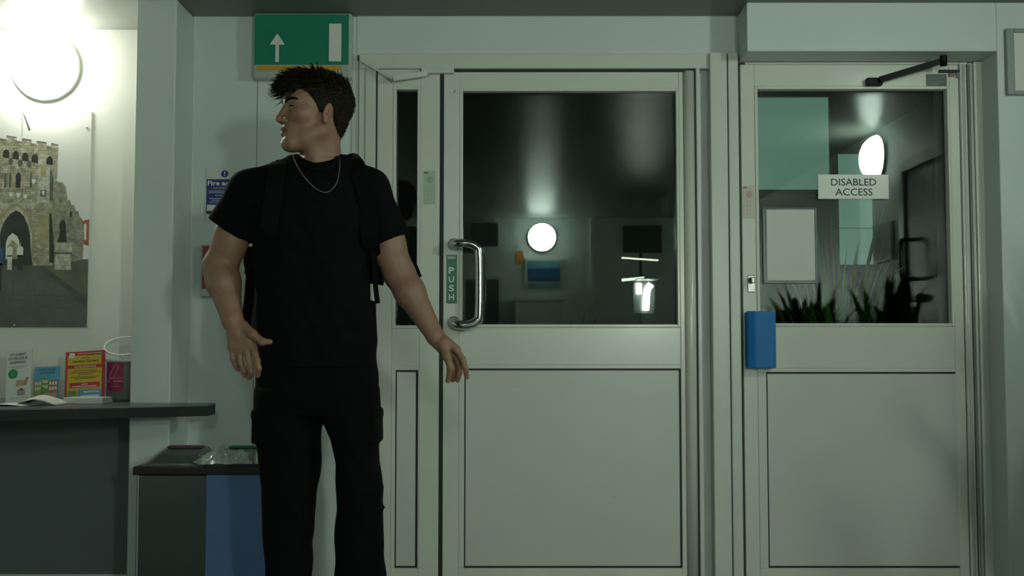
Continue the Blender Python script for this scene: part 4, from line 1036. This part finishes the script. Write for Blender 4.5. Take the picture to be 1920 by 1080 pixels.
# ---- arm and hand joints
RS, RE, RW = P(470, 370, .02), P(412, 500, .03), P(436, 600, -.04)         # his right arm (seen at the left)
LS, LE, LW = P(698, 368, .02), P(748, 512, .03), P(817, 632, -.03)         # his left arm
def build_body():
    xs = axis(P(350, 500).x, P(900, 500).x, .0036, [(P(500, 200).x, P(660, 200).x, .0018), (P(410, 600).x, P(515, 600).x, .0024), (P(800, 600).x, P(885, 600).x, .0024)])
    ys = axis(PY - .16, PY + .20, .0036, [(PY - .12, PY + .12, .0022)])
    zs = axis(0.02, P(600, 100).z, .0060, [(P(0, 325).z, 2.0, .0018), (P(0, 730).z, P(0, 325).z, .0034), (P(0, 730).z, P(0, 590).z, .0024)])
    B = Field(xs, ys, zs)
    E = lambda c, r, k=.01, op='u', R=HR: B.ell(H(*c), [q * HS for q in r], R, k, op)
    K = lambda a, b, r1, r2, k=.01, op='u': B.cone(H(*a), H(*b), r1 * HS, r2 * HS, k, op)
    # skull and face
    E((-.014, 0, .034), (.096, .074, .082), .0)
    E((.028, 0, .045), (.064, .060, .052), .03)
    E((.026, 0, -.022), (.064, .058, .088), .03)
    for s in (-1, 1):
        K((-.002, s * .053, -.064), (.068, s * .016, -.102), .019, .016, .035)      # jaw line
        E((.056, s * .046, -.018), (.024, .020, .020), .025)                       # cheek bone
        K((.080, s * .012, .021), (.070, s * .042, .020), .010, .008, .014)        # brow
    K((.044, 0, -.088), (-.010, 0, -.094), .022, .030, .03)                        # under the chin
    E((.076, 0, -.102), (.019, .023, .017), .025)                                   # chin
    E((.070, 0, -.066), (.027, .030, .026), .02)                                   # muzzle
    for s in (-1, 1): E((.096, s * .032, .001), (.017, .018, .013), .014, 's')     # eye sockets
    K((.090, 0, .010), (.109, 0, -.030), .0075, .0100, .010)                       # nose
    E((.110, 0, -.033), (.0095, .0095, .0085), .006)
    for s in (-1, 1):
        E((.098, s * .0115, -.037), (.010, .0075, .0075), .005)
        E((.104, s * .0065, -.045), (.005, .0032, .0040), .003, 's')               # nostrils
    E((.1000, 0, -.053), (.004, .004, .010), .006, 's')                            # philtrum
    for s in (-1, 1):                                                              # lips
        K((.0975, s * .005, -.0605), (.0840, s * .023, -.0660), .0052, .0030, .004)
        K((.0955, s * .005, -.0735), (.0840, s * .022, -.0675), .0062, .0030, .004)
    for s in (-1, 1): K((.1035, 0, -.0668), (.0895, s * .0235, -.0672), .0030, .0022, .002, 's')
    E((.099, 0, -.0865), (.006, .016, .006), .008, 's')
    # eyelids round the eyeballs
    for s in (-1, 1):
        E((.0745, s * .0315, .001), (.0152, .0152, .0152), .004)
        B.ell(H(.0885, s * .0330, .0003), (.0140 * HS, .0145 * HS, .0048 * HS), HR, .0015, 's')
    # ears
    tl_ = math.radians(14)
    e1 = (hf * math.cos(tl_) + hu * math.sin(tl_)).normalized(); e3 = (hu * math.cos(tl_) - hf * math.sin(tl_)).normalized()
    for s in (-1, 1):
        le = (hl * s * math.cos(.4) - e1 * math.sin(.4)).normalized(); ef = (e1 * math.cos(.4) + hl * s * math.sin(.4)).normalized()
        RE_ = (ef, le, e3)
        B.ell(H(-.014, s * .0765, -.010), (.0165 * HS, .0070 * HS, .0310 * HS), RE_, .006)
        B.ell(H(-.009, s * .0840, -.003), (.0085 * HS, .0052 * HS, .0190 * HS), RE_, .003, 's')
        B.ell(H(-.002, s * .0785, -.015), (.0045 * HS, .0045 * HS, .0070 * HS), RE_, .003)
        B.ell(H(-.008, s * .0765, -.036), (.0085 * HS, .0050 * HS, .0085 * HS), RE_, .004)
    # neck and trunk
    nb_ = P(603, 310, .035)
    B.cone(H(-.024, 0, -.055), nb_, .056, .060, .022)
    B.cone(H(.030, .034, -.085), P(598, 318, -.012), .012, .012, .03)              # neck muscle
    B.cone(nb_, P(530, 332, .03), .036, .03, .03); B.cone(nb_, P(662, 332, .03), .036, .03, .03)
    B.loft([(P(0, 700).z, P(592, 0).x, PY + .03, .155, .095), (P(0, 560).z, P(589, 0).x, PY + .03, .150, .095), (P(0, 430).z, P(584, 0).x, PY + .03, .150, .100), (P(0, 350).z, P(590, 0).x, PY + .03, .140, .075), (P(0, 305).z, P(600, 0).x, PY + .03, .06, .05)], .03)
    # legs and feet (inside the trousers)
    for hx, kx_, ax_ in ((540, 540, 536), (648, 668, 675)):
        hip, knee, ank = P(hx, 730, .03), P(kx_, 890, .02), Vector((P(ax_, 900).x, PY + .04, .10))
        B.cone(hip, knee, .078, .052, .03); B.cone(knee, ank, .052, .036, .02); B.cone(ank, Vector((ank.x, PY - .06, .06)), .035, .03, .02)
    # arms
    for S_, E_, W_, rs in ((RS, RE, RW, (.046, .049, .049, .031)), (LS, LE, LW, (.044, .046, .0445, .0265))):
        B.cone(S_, E_, rs[0], rs[1], .02)
        m1 = S_.lerp(E_, .62); B.ell(m1 + Vector((0, -.012, 0)), (.047, .042, .070), None, .03)
        mid = E_.lerp(W_, .30); B.cone(E_, mid, rs[1], rs[2], .02); B.cone(mid, W_, rs[2], rs[3], .02)
    def chain(pts, radii, k=.004):
        for i in range(len(pts) - 1): B.cone(pts[i], pts[i + 1], radii[i], radii[i + 1], k)
    # his right hand: back of the hand to us, thumb towards the body
    w0 = RW
    palm = [(P(452, 640, -.055), (.036, .0145, .052))]
    dirp = (P(460, 652, -.06) - w0).normalized(); sd = dirp.cross(Vector((0, -1, 0))).normalized(); nn = sd.cross(dirp)
    B.cone(w0, P(446, 622, -.05), .029, .027, .012); B.ell(P(450, 637, -.055), (.035, .017, .048), (sd, nn, dirp), .014)
    for a, b, r in ((P(438, 618, -.05), P(434, 652, -.055), .013), (P(456, 618, -.052), P(475, 652, -.062), .014)): B.cone(a, b, r, r * .9, .012)
    F_ = [[P(474, 650, -.062), P(482, 676, -.075), P(485, 691, -.072), P(483, 704, -.060)],
          [P(461, 654, -.060), P(468, 682, -.072), P(470, 697, -.066), P(467, 708, -.052)],
          [P(447, 655, -.057), P(452, 682, -.066), P(457, 695, -.058), P(459, 704, -.044)],
          [P(434, 651, -.053), P(437, 673, -.060), P(441, 684, -.053), P(446, 693, -.042)]]
    for pts, r in zip(F_, (.0098, .0100, .0095, .0084)): chain(pts, [r * 1.08, r, r * .92, r * .80])
    chain([P(455, 610, -.055), P(474, 627, -.078), P(492, 641, -.088), P(506, 641, -.090)], [.016, .0125, .0105, .0085], .008)
    # his left hand: wrist bent, fingers hanging
    B.cone(LW, P(832, 650, -.035), .024, .021, .012)
    B.cone(P(828, 645, -.03), P(842, 665, -.028), .021, .017, .012)
    B.cone(P(836, 641, -.045), P(856, 655, -.050), .016, .0125, .012); B.cone(P(834, 648, -.02), P(850, 668, -.02), .016, .013, .012)
    F_ = [[P(853, 652, -.052), P(867, 673, -.058), P(873, 692, -.056), P(875, 707, -.048)],
          [P(852, 661, -.034), P(861, 682, -.036), P(861, 699, -.030), P(858, 713, -.020)],
          [P(847, 668, -.016), P(855, 688, -.014), P(853, 702, -.008), P(849, 713, .002)],
          [P(840, 672, -.002), P(846, 688, .002), P(844, 699, .008), P(841, 707, .014)]]
    for pts, r in zip(F_, (.0096, .0098, .0092, .0082)): chain(pts, [r * 1.05, r * .97, r * .9, r * .76])
    chain([P(830, 644, -.050), P(838, 668, -.066), P(845, 690, -.066), P(840, 714, -.056)], [.015, .0120, .0100, .0075], .008)
    me, co = B.mesh('person', 1)
    return me, co
me, co = build_body()
# skin tint: lips slightly redder (the skin itself has that colour)
def head_local(co):
    q = (co - np.array(HC)) / HS
    return q @ np.array(hf), q @ np.array(hl), q @ np.array(hu)
fl, ll, ul = head_local(co)
lipu = np.exp(-((ul + .0635) / .0042) ** 2) + np.exp(-((ul + .0725) / .0050) ** 2)
lip = np.clip(lipu * (fl > .080) * np.clip((.025 - np.abs(ll)) / .006, 0, 1), 0, 1)
earm = np.clip(1 - np.sqrt(((fl + .012) / .022) ** 2 + ((np.abs(ll) - .080) / .014) ** 2 + ((ul + .012) / .036) ** 2), 0, 1) * 1.2
cheek = np.exp(-(((fl - .07) / .03) ** 2 + ((np.abs(ll) - .05) / .025) ** 2 + ((ul + .03) / .025) ** 2)) * .35
ca = me.color_attributes.new('tint', 'FLOAT_COLOR', 'POINT')
tint = np.zeros((len(co), 4), dtype=np.float32); tint[:, 0] = np.clip(lip, 0, 1); tint[:, 1] = np.clip(earm + cheek, 0, 1); tint[:, 3] = 1
ca.data.foreach_set('color', tint.reshape(-1))
def skin_material():
    m = mat('skin', (.265, .146, .094), .50, var=.08, scale=60, sss=.0, bump=.05, bscale=400)
    nt = m.node_tree; b = nt.nodes['Principled BSDF']
    src = b.inputs['Base Color'].links[0].from_socket
    va = nt.nodes.new('ShaderNodeVertexColor'); va.layer_name = 'tint'; sep = nt.nodes.new('ShaderNodeSeparateColor')
    nt.links.new(va.outputs['Color'], sep.inputs[0])
    m1 = nt.nodes.new('ShaderNodeMixRGB'); m1.inputs[2].default_value = (.18, .062, .050, 1); nt.links.new(sep.outputs[0], m1.inputs[0]); nt.links.new(src, m1.inputs[1])
    m2 = nt.nodes.new('ShaderNodeMixRGB'); m2.inputs[2].default_value = (.28, .115, .080, 1); nt.links.new(sep.outputs[1], m2.inputs[0]); nt.links.new(m1.outputs[0], m2.inputs[1])
    nt.links.new(m2.outputs[0], b.inputs['Base Color'])
    return m
M_skin = skin_material()
person = link('person', me, M_skin)
tag(person, 'person in black t-shirt and cargo trousers looking over to the counter', 'person')
def pchild(name, me_or_bm, m, smooth=True):
    if isinstance(me_or_bm, bmesh.types.BMesh): o = bm_obj(name, me_or_bm, m, person, smooth)
    else: o = link(name, me_or_bm, m, person, smooth)
    return o
# eyes
def eye_material():
    m = bpy.data.materials.new('eye'); m.use_nodes = True; nt = m.node_tree; b = nt.nodes['Principled BSDF']
    tc = nt.nodes.new('ShaderNodeTexCoord'); gr = nt.nodes.new('ShaderNodeSeparateXYZ'); r = nt.nodes.new('ShaderNodeValToRGB')
    nt.links.new(tc.outputs['Object'], gr.inputs[0]); nt.links.new(gr.outputs['Z'], r.inputs['Fac'])
    r.color_ramp.interpolation = 'LINEAR'
    e = r.color_ramp.elements; e[0].position = 0.0; e[0].color = (.30, .27, .24, 1); e[1].position = 1.0; e[1].color = (.004, .004, .004, 1)
    for p_, c_ in ((.80, (.30, .27, .24, 1)), (.83, (.02, .025, .02, 1)), (.93, (.05, .06, .05, 1)), (.95, (.004, .004, .004, 1))):
        q = e.new(p_); q.color = c_
    b.inputs['Roughness'].default_value = .08; b.inputs['Coat Weight'].default_value = 1.0
    nt.links.new(r.outputs['Color'], b.inputs['Base Color'])
    return m
M_eye = eye_material()
for s in (-1, 1):
    bm = bmesh.new(); bmesh.ops.create_uvsphere(bm, u_segments=32, v_segments=24, radius=1.0)
    me2 = bpy.data.meshes.new('eyeball'); bm.to_mesh(me2); bm.free()
    o = bpy.data.objects.new('eyeball', me2); C.objects.link(o); me2.materials.append(M_eye); me2.polygons.foreach_set('use_smooth', [True] * len(me2.polygons))
    gz = (hf * .93 + hl * .10 + hu * .01).normalized()
    o.rotation_mode = 'QUATERNION'; o.rotation_quaternion = gz.to_track_quat('Z', 'Y'); o.location = H(.0748, s * .0315, .001); o.scale = (.0134 * HS,) * 3
    o.parent = person
# brows and lashes lie on the face
from mathutils.bvhtree import BVHTree
btree = BVHTree.FromPolygons([Vector(c) for c in co], [tuple(p.vertices) for p in me.polygons])
def face_pt(l, u, off=.0):
    h = btree.ray_cast(H(.16, l, u), -hf)
    return (h[0] + hf * off) if h[0] is not None else H(.09, l, u)
M_hair = mat('hair_brown', (.016, .0125, .007), .72, var=.35, scale=90, spec=.10)
for s in (-1, 1):
    bm = bmesh.new(); r = random.Random(20 + s)
    for i in range(300):
        t = r.random(); l0 = s * (.009 + .043 * t); u0 = .0195 + .0075 * math.sin(t * 2.4) + r.uniform(-.0052, .0052) * (1 - .55 * t)
        a = face_pt(l0, u0, .0004); d = (hl * s * .9 + hu * (.5 - .9 * t) - hf * (.25 + .5 * t)).normalized()
        bm_sweep(bm, [a, a + d * .004 + hf * .0012, a + d * .008 + hf * .0008], [(-.0012, -.0006), (.0012, -.0006), (0, .0010)], scale=[1, .8, .2])
    pchild('eyebrow', bm, M_hair, False)
    bm = bmesh.new()
    for up, rad_ in ((1, .0018), (-1, .0007)):
        pts = []
        for k in range(9):
            t = k / 8 * 2 - 1; l0 = s * .0330 + .0125 * t; u0 = .0003 + up * .0047 * math.sqrt(max(0, 1 - t * t * .93))
            pts.append(face_pt(l0, u0 + up * .0006, .0003))
        bm_sweep(bm, pts, circle(rad_, 6))
    pchild('eyelashes', bm, M_hair, True)
# ---- hair: cap that follows the skull plus tapered locks
def hair_line(az):
    return np.interp(az, [0, 25, 45, 58, 70, 78, 88, 100, 112, 125, 140, 160, 180], [.066, .062, .050, .036, .012, -.010, -.008, .018, .012, -.030, -.062, -.074, -.076])
xs = axis(P(480, 200).x, P(665, 200).x, .0022); ys = axis(PY - .14, PY + .14, .0024); zs = axis(P(0, 285).z, P(0, 100).z, .0022)
Hh = Field(xs, ys, zs)
Hh.ell(H(-.014, 0, .034), [q * HS for q in (.103, .0805, .090)], HR, 0)
Hh.ell(H(.024, 0, .060), [q * HS for q in (.068, .062, .052)], HR, .03)
Hh.ell(H(-.05, 0, .050), [q * HS for q in (.060, .066, .062)], HR, .03)
Hh.ell(H(-.055, 0, -.03), [q * HS for q in (.040, .052, .052)], HR, .03)
def cutfn(X, Y, Z):
    q = [X - HC.x, Y - HC.y, Z - HC.z]
    f_ = sum(a * b for a, b in zip(q, hf)) / HS; l_ = sum(a * b for a, b in zip(q, hl)) / HS; u_ = sum(a * b for a, b in zip(q, hu)) / HS
    az = np.degrees(np.arctan2(np.abs(l_), f_ + .005))
    return (u_ - hair_line(az)) * HS * .8 + .0015 * np.sin(f_ * 700 + u_ * 500)
Hh.apply(lambda X, Y, Z: -cutfn(X, Y, Z), [xs[0], ys[0], zs[0]], [xs[-1], ys[-1], zs[-1]], .006, 'i')
hme, hco = Hh.mesh('hair', 1)
nrm = np.zeros(len(hme.vertices) * 3); hme.vertices.foreach_get('normal', nrm); nrm = nrm.reshape(-1, 3)
hf_, hl_, hu_ = head_local(hco)
hob = pchild('hair', hme, M_hair)
bm = bmesh.new(); r = random.Random(4)
nv = hf, hl, hu
out_ok = np.nonzero((nrm @ np.array(HC * 0 + hu) > -.3) & (hu_ > .03))[0]
def lock(root, n_, length, dirv, wid, curl):
    ks = 5; path = []
    for k in range(ks + 1):
        t = k / ks
        path.append(root + (n_ * (.75 - .55 * t) + dirv * (.35 + .75 * t)) * length * t + hu * (-curl * length * t * t))
    bm_sweep(bm, path, [(-wid, -wid * .5), (wid, -wid * .5), (0, wid * .6)], scale=[1, 1, .9, .75, .5, .12])
cand = rng.choice(out_ok, 2600)
for i in cand:
    f0, l0, u0 = hf_[i], hl_[i], hu_[i]
    n_ = Vector(nrm[i]); root = Vector(hco[i]) - n_ * .003
    front = max(0, min(1, (f0 + .02) / .09)); top = max(0, min(1, (u0 - .05) / .05))
    if u0 < .06 and front < .4: L = .008
    else: L = (.012 + .011 * top + .026 * front * top) * r.uniform(.6, 1.15)
    d = (hf * (.35 + .75 * front) + hu * (.25 + .1 * top - .25 * front) + hl * r.uniform(-.5, .5) + Vector((r.uniform(-.3, .3), r.uniform(-.3, .3), r.uniform(-.2, .3)))).normalized()
    lock(root, n_, L, d, r.uniform(.0016, .0034), r.uniform(.0, .5) + .5 * front * r.random())
# fringe tufts over the brow
fr_ok = np.nonzero((hf_ > .055) & (hu_ > .055))[0]
for i in rng.choice(fr_ok, 520):
    n_ = Vector(nrm[i]); root = Vector(hco[i]) - n_ * .003
    d = (hf * 1.0 + hu * r.uniform(-.25, .45) + hl * r.uniform(-.45, .45)).normalized()
    lock(root, n_ * .6, r.uniform(.028, .050), d, r.uniform(.0018, .0036), r.uniform(.1, .75))
side_ok = np.nonzero((hu_ < .07) & (hf_ < .05))[0]
for i in rng.choice(side_ok, 2600):
    n_ = Vector(nrm[i]); root = Vector(hco[i]) - n_ * .002
    d = (-hf * .35 - hu * .8 + n_ * .25 + hl * r.uniform(-.2, .2)).normalized()
    L = .007 + .006 * max(0, hu_[i]) / .07
    bm_sweep(bm, [root, root + d * L * .5 + n_ * .0012, root + d * L + n_ * .0006], [(-.0009, -.0005), (.0009, -.0005), (0, .0008)], scale=[1, .8, .2])
pchild('hair_locks', bm, M_hair, False)
# ---- clothes
M_tee = mat('black_cotton', (.0026, .0036, .0036), .9, var=.2, scale=40, bump=.25, bscale=500, spec=.12)
M_trs = mat('black_twill', (.0022, .0030, .0030), .9, var=.2, scale=40, bump=.25, bscale=500, spec=.12)
px_ = lambda px: P(px, 390).x
def row(py, a, b, cy, hy): return (P(0, py).z, (P(a, py).x + P(b, py).x) / 2, PY + cy, (P(b, py).x - P(a, py).x) / 2, hy)
T = Field(axis(P(370, 400).x, P(790, 400).x, .0040), axis(PY - .17, PY + .22, .0040), axis(P(0, 705).z, P(0, 275).z, .0036))
T.loft([row(688, 477, 704, .03, .125), row(640, 477, 706, .03, .125), row(560, 477, 699, .03, .122), row(470, 472, 694, .025, .125), row(400, 468, 698, .025, .128), row(345, 488, 682, .03, .112), row(318, 518, 664, .035, .085), row(298, 548, 642, .04, .062)], 0, n=2.3, wob=.0022)
sR0, sR1 = P(468, 359, .028), P(427, 432, .02); sL0, sL1 = P(692, 354, .028), P(727, 448, .02)
T.cone(P(556, 318, .04), sR0, .044, .061, .04); T.cone(P(640, 318, .04), sL0, .044, .058, .04)
T.cone(sR0, sR1 + (sR1 - sR0) * .25, .061, .072, .03); T.cone(sL0, sL1 + (sL1 - sL0) * .25, .058, .071, .03)
# trim the sleeves along their hems
def cut(p, nrm, lo, hi):
    p, nrm = Vector(p), Vector(nrm).normalized()
    T.apply(lambda X, Y, Z: (X - p.x) * nrm.x + (Y - p.y) * nrm.y + (Z - p.z) * nrm.z, lo, hi, .004, 'i')
hr0, hr1 = P(388, 407), P(464, 458); nr = Vector((hr0.z - hr1.z, 0, hr1.x - hr0.x)) * -1
if nr.z > 0: nr = -nr
cut(hr0, nr, [P(360, 0).x, PY - .2, P(0, 560).z], [P(466, 0).x, PY + .25, P(0, 380).z])
hl0, hl1 = P(770, 434), P(694, 468); nl = Vector((hl0.z - hl1.z, 0, hl1.x - hl0.x))
if nl.z > 0: nl = -nl
cut(hl0, nl, [P(695, 0).x, PY - .2, P(0, 560).z], [P(800, 0).x, PY + .25, P(0, 390).z])
tme, tco = T.mesh('tshirt', 2)
pchild('tshirt', tme, M_tee)
from mathutils.bvhtree import BVHTree
tree = BVHTree.FromPolygons([Vector(v.co) for v in tme.vertices], [tuple(p.vertices) for p in tme.polygons])
eye = Vector((0, 0, CAMZ))
def on_shirt(px, py, off=.004, fall=-.10):
    d = (at(px, py, 1.0) - eye).normalized(); h = tree.ray_cast(eye, d)
    if h[0] is None: return P(px, py, fall)
    return h[0] - d * off
# neck ribbing
col = [on_shirt(x, y, .001, .02) for x, y in ((553, 296), (562, 305), (577, 314), (595, 319.5), (612, 318), (626, 309), (634, 298))]
tube('collar', smooth_path(col, 5), .0075, M_tee, person, n=8)
# chain necklace
M_silver = mat('silver_chain', (.26, .28, .27), .3, metal=1.0, var=.2, scale=400)
nk = [P(550, 290, .0), P(553, 301, -.03)] + [on_shirt(x, y, .004) for x, y in ((562, 319), (575, 337), (590, 352), (603, 359.5), (615, 360), (626, 351), (633, 338), (636, 320))] + [P(637.5, 303, -.03), P(636, 292, .0)]
path = smooth_path(nk, 14)
bm = bmesh.new()
for i in range(0, len(path) - 1, 1):
    a, b = path[i], path[i + 1]
    r_ = .0022; bm_sweep(bm, [a.lerp(b, -.15), a.lerp(b, .5), a.lerp(b, 1.15)], circle(1.0, 6), scale=[r_ * .5, r_ * (1.0 if i % 2 else .75), r_ * .5])
pchild('necklace', bm, M_silver)
# trousers
Tr = Field(axis(P(455, 800).x, P(735, 800).x, .0044), axis(PY - .15, PY + .24, .0048), axis(.05, P(0, 640).z, .0052))
def rowt(py, a, b, cy, hy): return row(py, a, b, cy, hy)
Tr.loft([row(660, 480, 702, .03, .112), row(700, 478, 706, .03, .118), row(745, 477, 708, .03, .118), row(778, 478, 708, .03, .112)], 0, n=2.4, wob=.0015)
zf = .05
def leg(rows, foot): return [row(*r) for r in rows] + [(zf, P(foot[0], 900).x, PY + .03, foot[1], .085)]
Tr.loft(leg([(730, 477, 598, .03, .112), (780, 475, 599, .03, .108), (830, 478, 598, .03, .102), (870, 485, 596, .025, .098), (920, 489, 592, .02, .094), (972, 492, 586, .02, .090), (1080, 497, 582, .02, .088)], (538, .072)), .012, n=2.3, wob=.003, ph=1)
Tr.loft(leg([(730, 590, 708, .03, .112), (790, 602, 709, .03, .108), (830, 620, 707, .03, .102), (870, 628, 708, .025, .098), (920, 631, 714, .02, .094), (972, 627, 714, .02, .092), (1080, 626, 720, .02, .09)], (674, .074)), .012, n=2.3, wob=.003, ph=2.4)
# cargo pockets
for a, b, sgn in ((474, 512, -1), (676, 712, 1)):
    Tr.loft([row(831, a - 1 * (sgn < 0), b, .035, .085), row(826, a - 1, b + 1, .035, .088), row(775, a, b, .035, .086)], .006, n=3.5)
    Tr.loft([row(782, a - 1.5, b + 1.5, .035, .090), row(767, a - 1, b + 1, .035, .090)], .004, n=3.5)
# side bulge of the lower pocket on his left leg
Tr.loft([row(958, 690, 720, .03, .06), (P(0, 952).z, P(703, 0).x, PY + .03, .026, .066), row(915, 690, 716, .03, .06)], .008, n=3)
trm, _ = Tr.mesh('trousers', 2)
pchild('trousers', trm, M_trs)
# shoes
M_shoe = mat('black_leather', (.012, .012, .012), .4); M_sole = mat('rubber_sole', (.03, .03, .03), .7)
for ax_ in (538, 674):
    xx = P(ax_, 900).x
    Sf = Field(axis(xx - .07, xx + .07, .005), axis(PY - .26, PY + .16, .005), axis(-.02, .16, .004))
    Sf.ell((xx, PY + .06, .055), (.042, .060, .055), None, 0); Sf.ell((xx, PY - .07, .042), (.047, .115, .042), None, .03); Sf.cone((xx, PY + .05, .09), (xx, PY + .05, .13), .04, .042, .02)
    Sf.apply(lambda X, Y, Z: .014 - Z + 0 * X + 0 * Y, [xx - .1, PY - .3, -.03], [xx + .1, PY + .2, .17], .004, 'i')
    sm, _ = Sf.mesh('shoe', 1); so = pchild('shoe', sm, M_shoe)
    box('sole', xx - .044, xx + .044, PY - .178, PY + .112, .0, .018, M_sole, person, bev=.012, seg=3)

# ---- backpack (worn on the back, a thing of its own)
M_pack = mat('pack_nylon', (.004, .006, .006), .6, var=.25, scale=30, bump=.35, bscale=300, spec=.4)
M_strap = mat('strap_webbing', (.0025, .004, .0036), .85, var=.2, scale=60, bump=.4, bscale=700, spec=.12)
bp = empty('backpack', P(590, 640, .24), 'black backpack worn on the back of the person', 'backpack')
Bk = Field(axis(P(395, 500).x, P(800, 500).x, .006), axis(PY + .12, PY + .42, .006), axis(P(0, 660).z, P(0, 285).z, .006))
def rowb(py, a, b, cy, hy): return (P(0, py).z, (P(a, py).x + P(b, py).x) / 2, PY + cy, (P(b, py).x - P(a, py).x) / 2, hy)
Bk.loft([rowb(640, 432, 655, .265, .075), rowb(620, 424, 662, .27, .10), rowb(520, 424, 664, .27, .110), rowb(400, 445, 662, .26, .10), rowb(340, 480, 650, .25, .075), rowb(315, 530, 630, .24, .05)], 0, n=3.2, wob=.003)
bkm, _ = Bk.mesh('pack_body', 2)
link('pack_body', bkm, M_pack, bp)
def ribbon(name, pts, wid, th=.004, n=6, m=M_strap, par=bp, face=Vector((0, -1, 0))):
    path = smooth_path(pts, n); bm = bmesh.new()
    bm_sweep(bm, path, [(-wid, -th), (wid, -th), (wid, th), (-wid, th)], fixed=face)
    bmesh.ops.recalc_face_normals(bm, faces=bm.faces)
    o = bm_obj(name, bm, m, par); return o
ribbon('shoulder_strap', [P(540, 318, .14), P(531, 303, .075)] + [on_shirt(x, y, .007) for x, y in ((521, 312), (516, 340), (512, 375), (507, 410), (498, 445))] + [P(480, 485, .02), P(472, 520, .14)], .026, .006)
ribbon('shoulder_strap', [P(650, 318, .14), P(660, 303, .075)] + [on_shirt(x, y, .007) for x, y in ((670, 315), (682, 345), (690, 380), (692, 410))] + [P(694, 450, -.055), P(700, 490, .02), P(704, 530, .14)], .026, .006)
ribbon('adjuster_strap', [P(698, 458, -.03), P(703, 495, -.02), P(704, 535, -.02), P(708, 569, -.015)], .0075, .0015)
ribbon('adjuster_strap', [P(467, 462, .10), P(461, 490, .10), P(470, 530, .12), P(463, 590, .14)], .0075, .0015)
ribbon('side_flap', [P(742, 436, .14), P(758, 468, .15), P(772, 500, .16), P(781, 522, .17)], .018, .004)
ribbon('side_flap', [P(465, 470, .12), P(470, 520, .13), P(464, 580, .14), P(460, 622, .16)], .014, .004)
b_ = P(461, 486, .10); 
box('buckle', b_.x - .008, b_.x + .008, b_.y - .006, b_.y + .006, b_.z - .012, b_.z + .012, M_steel, bp, bev=.003)
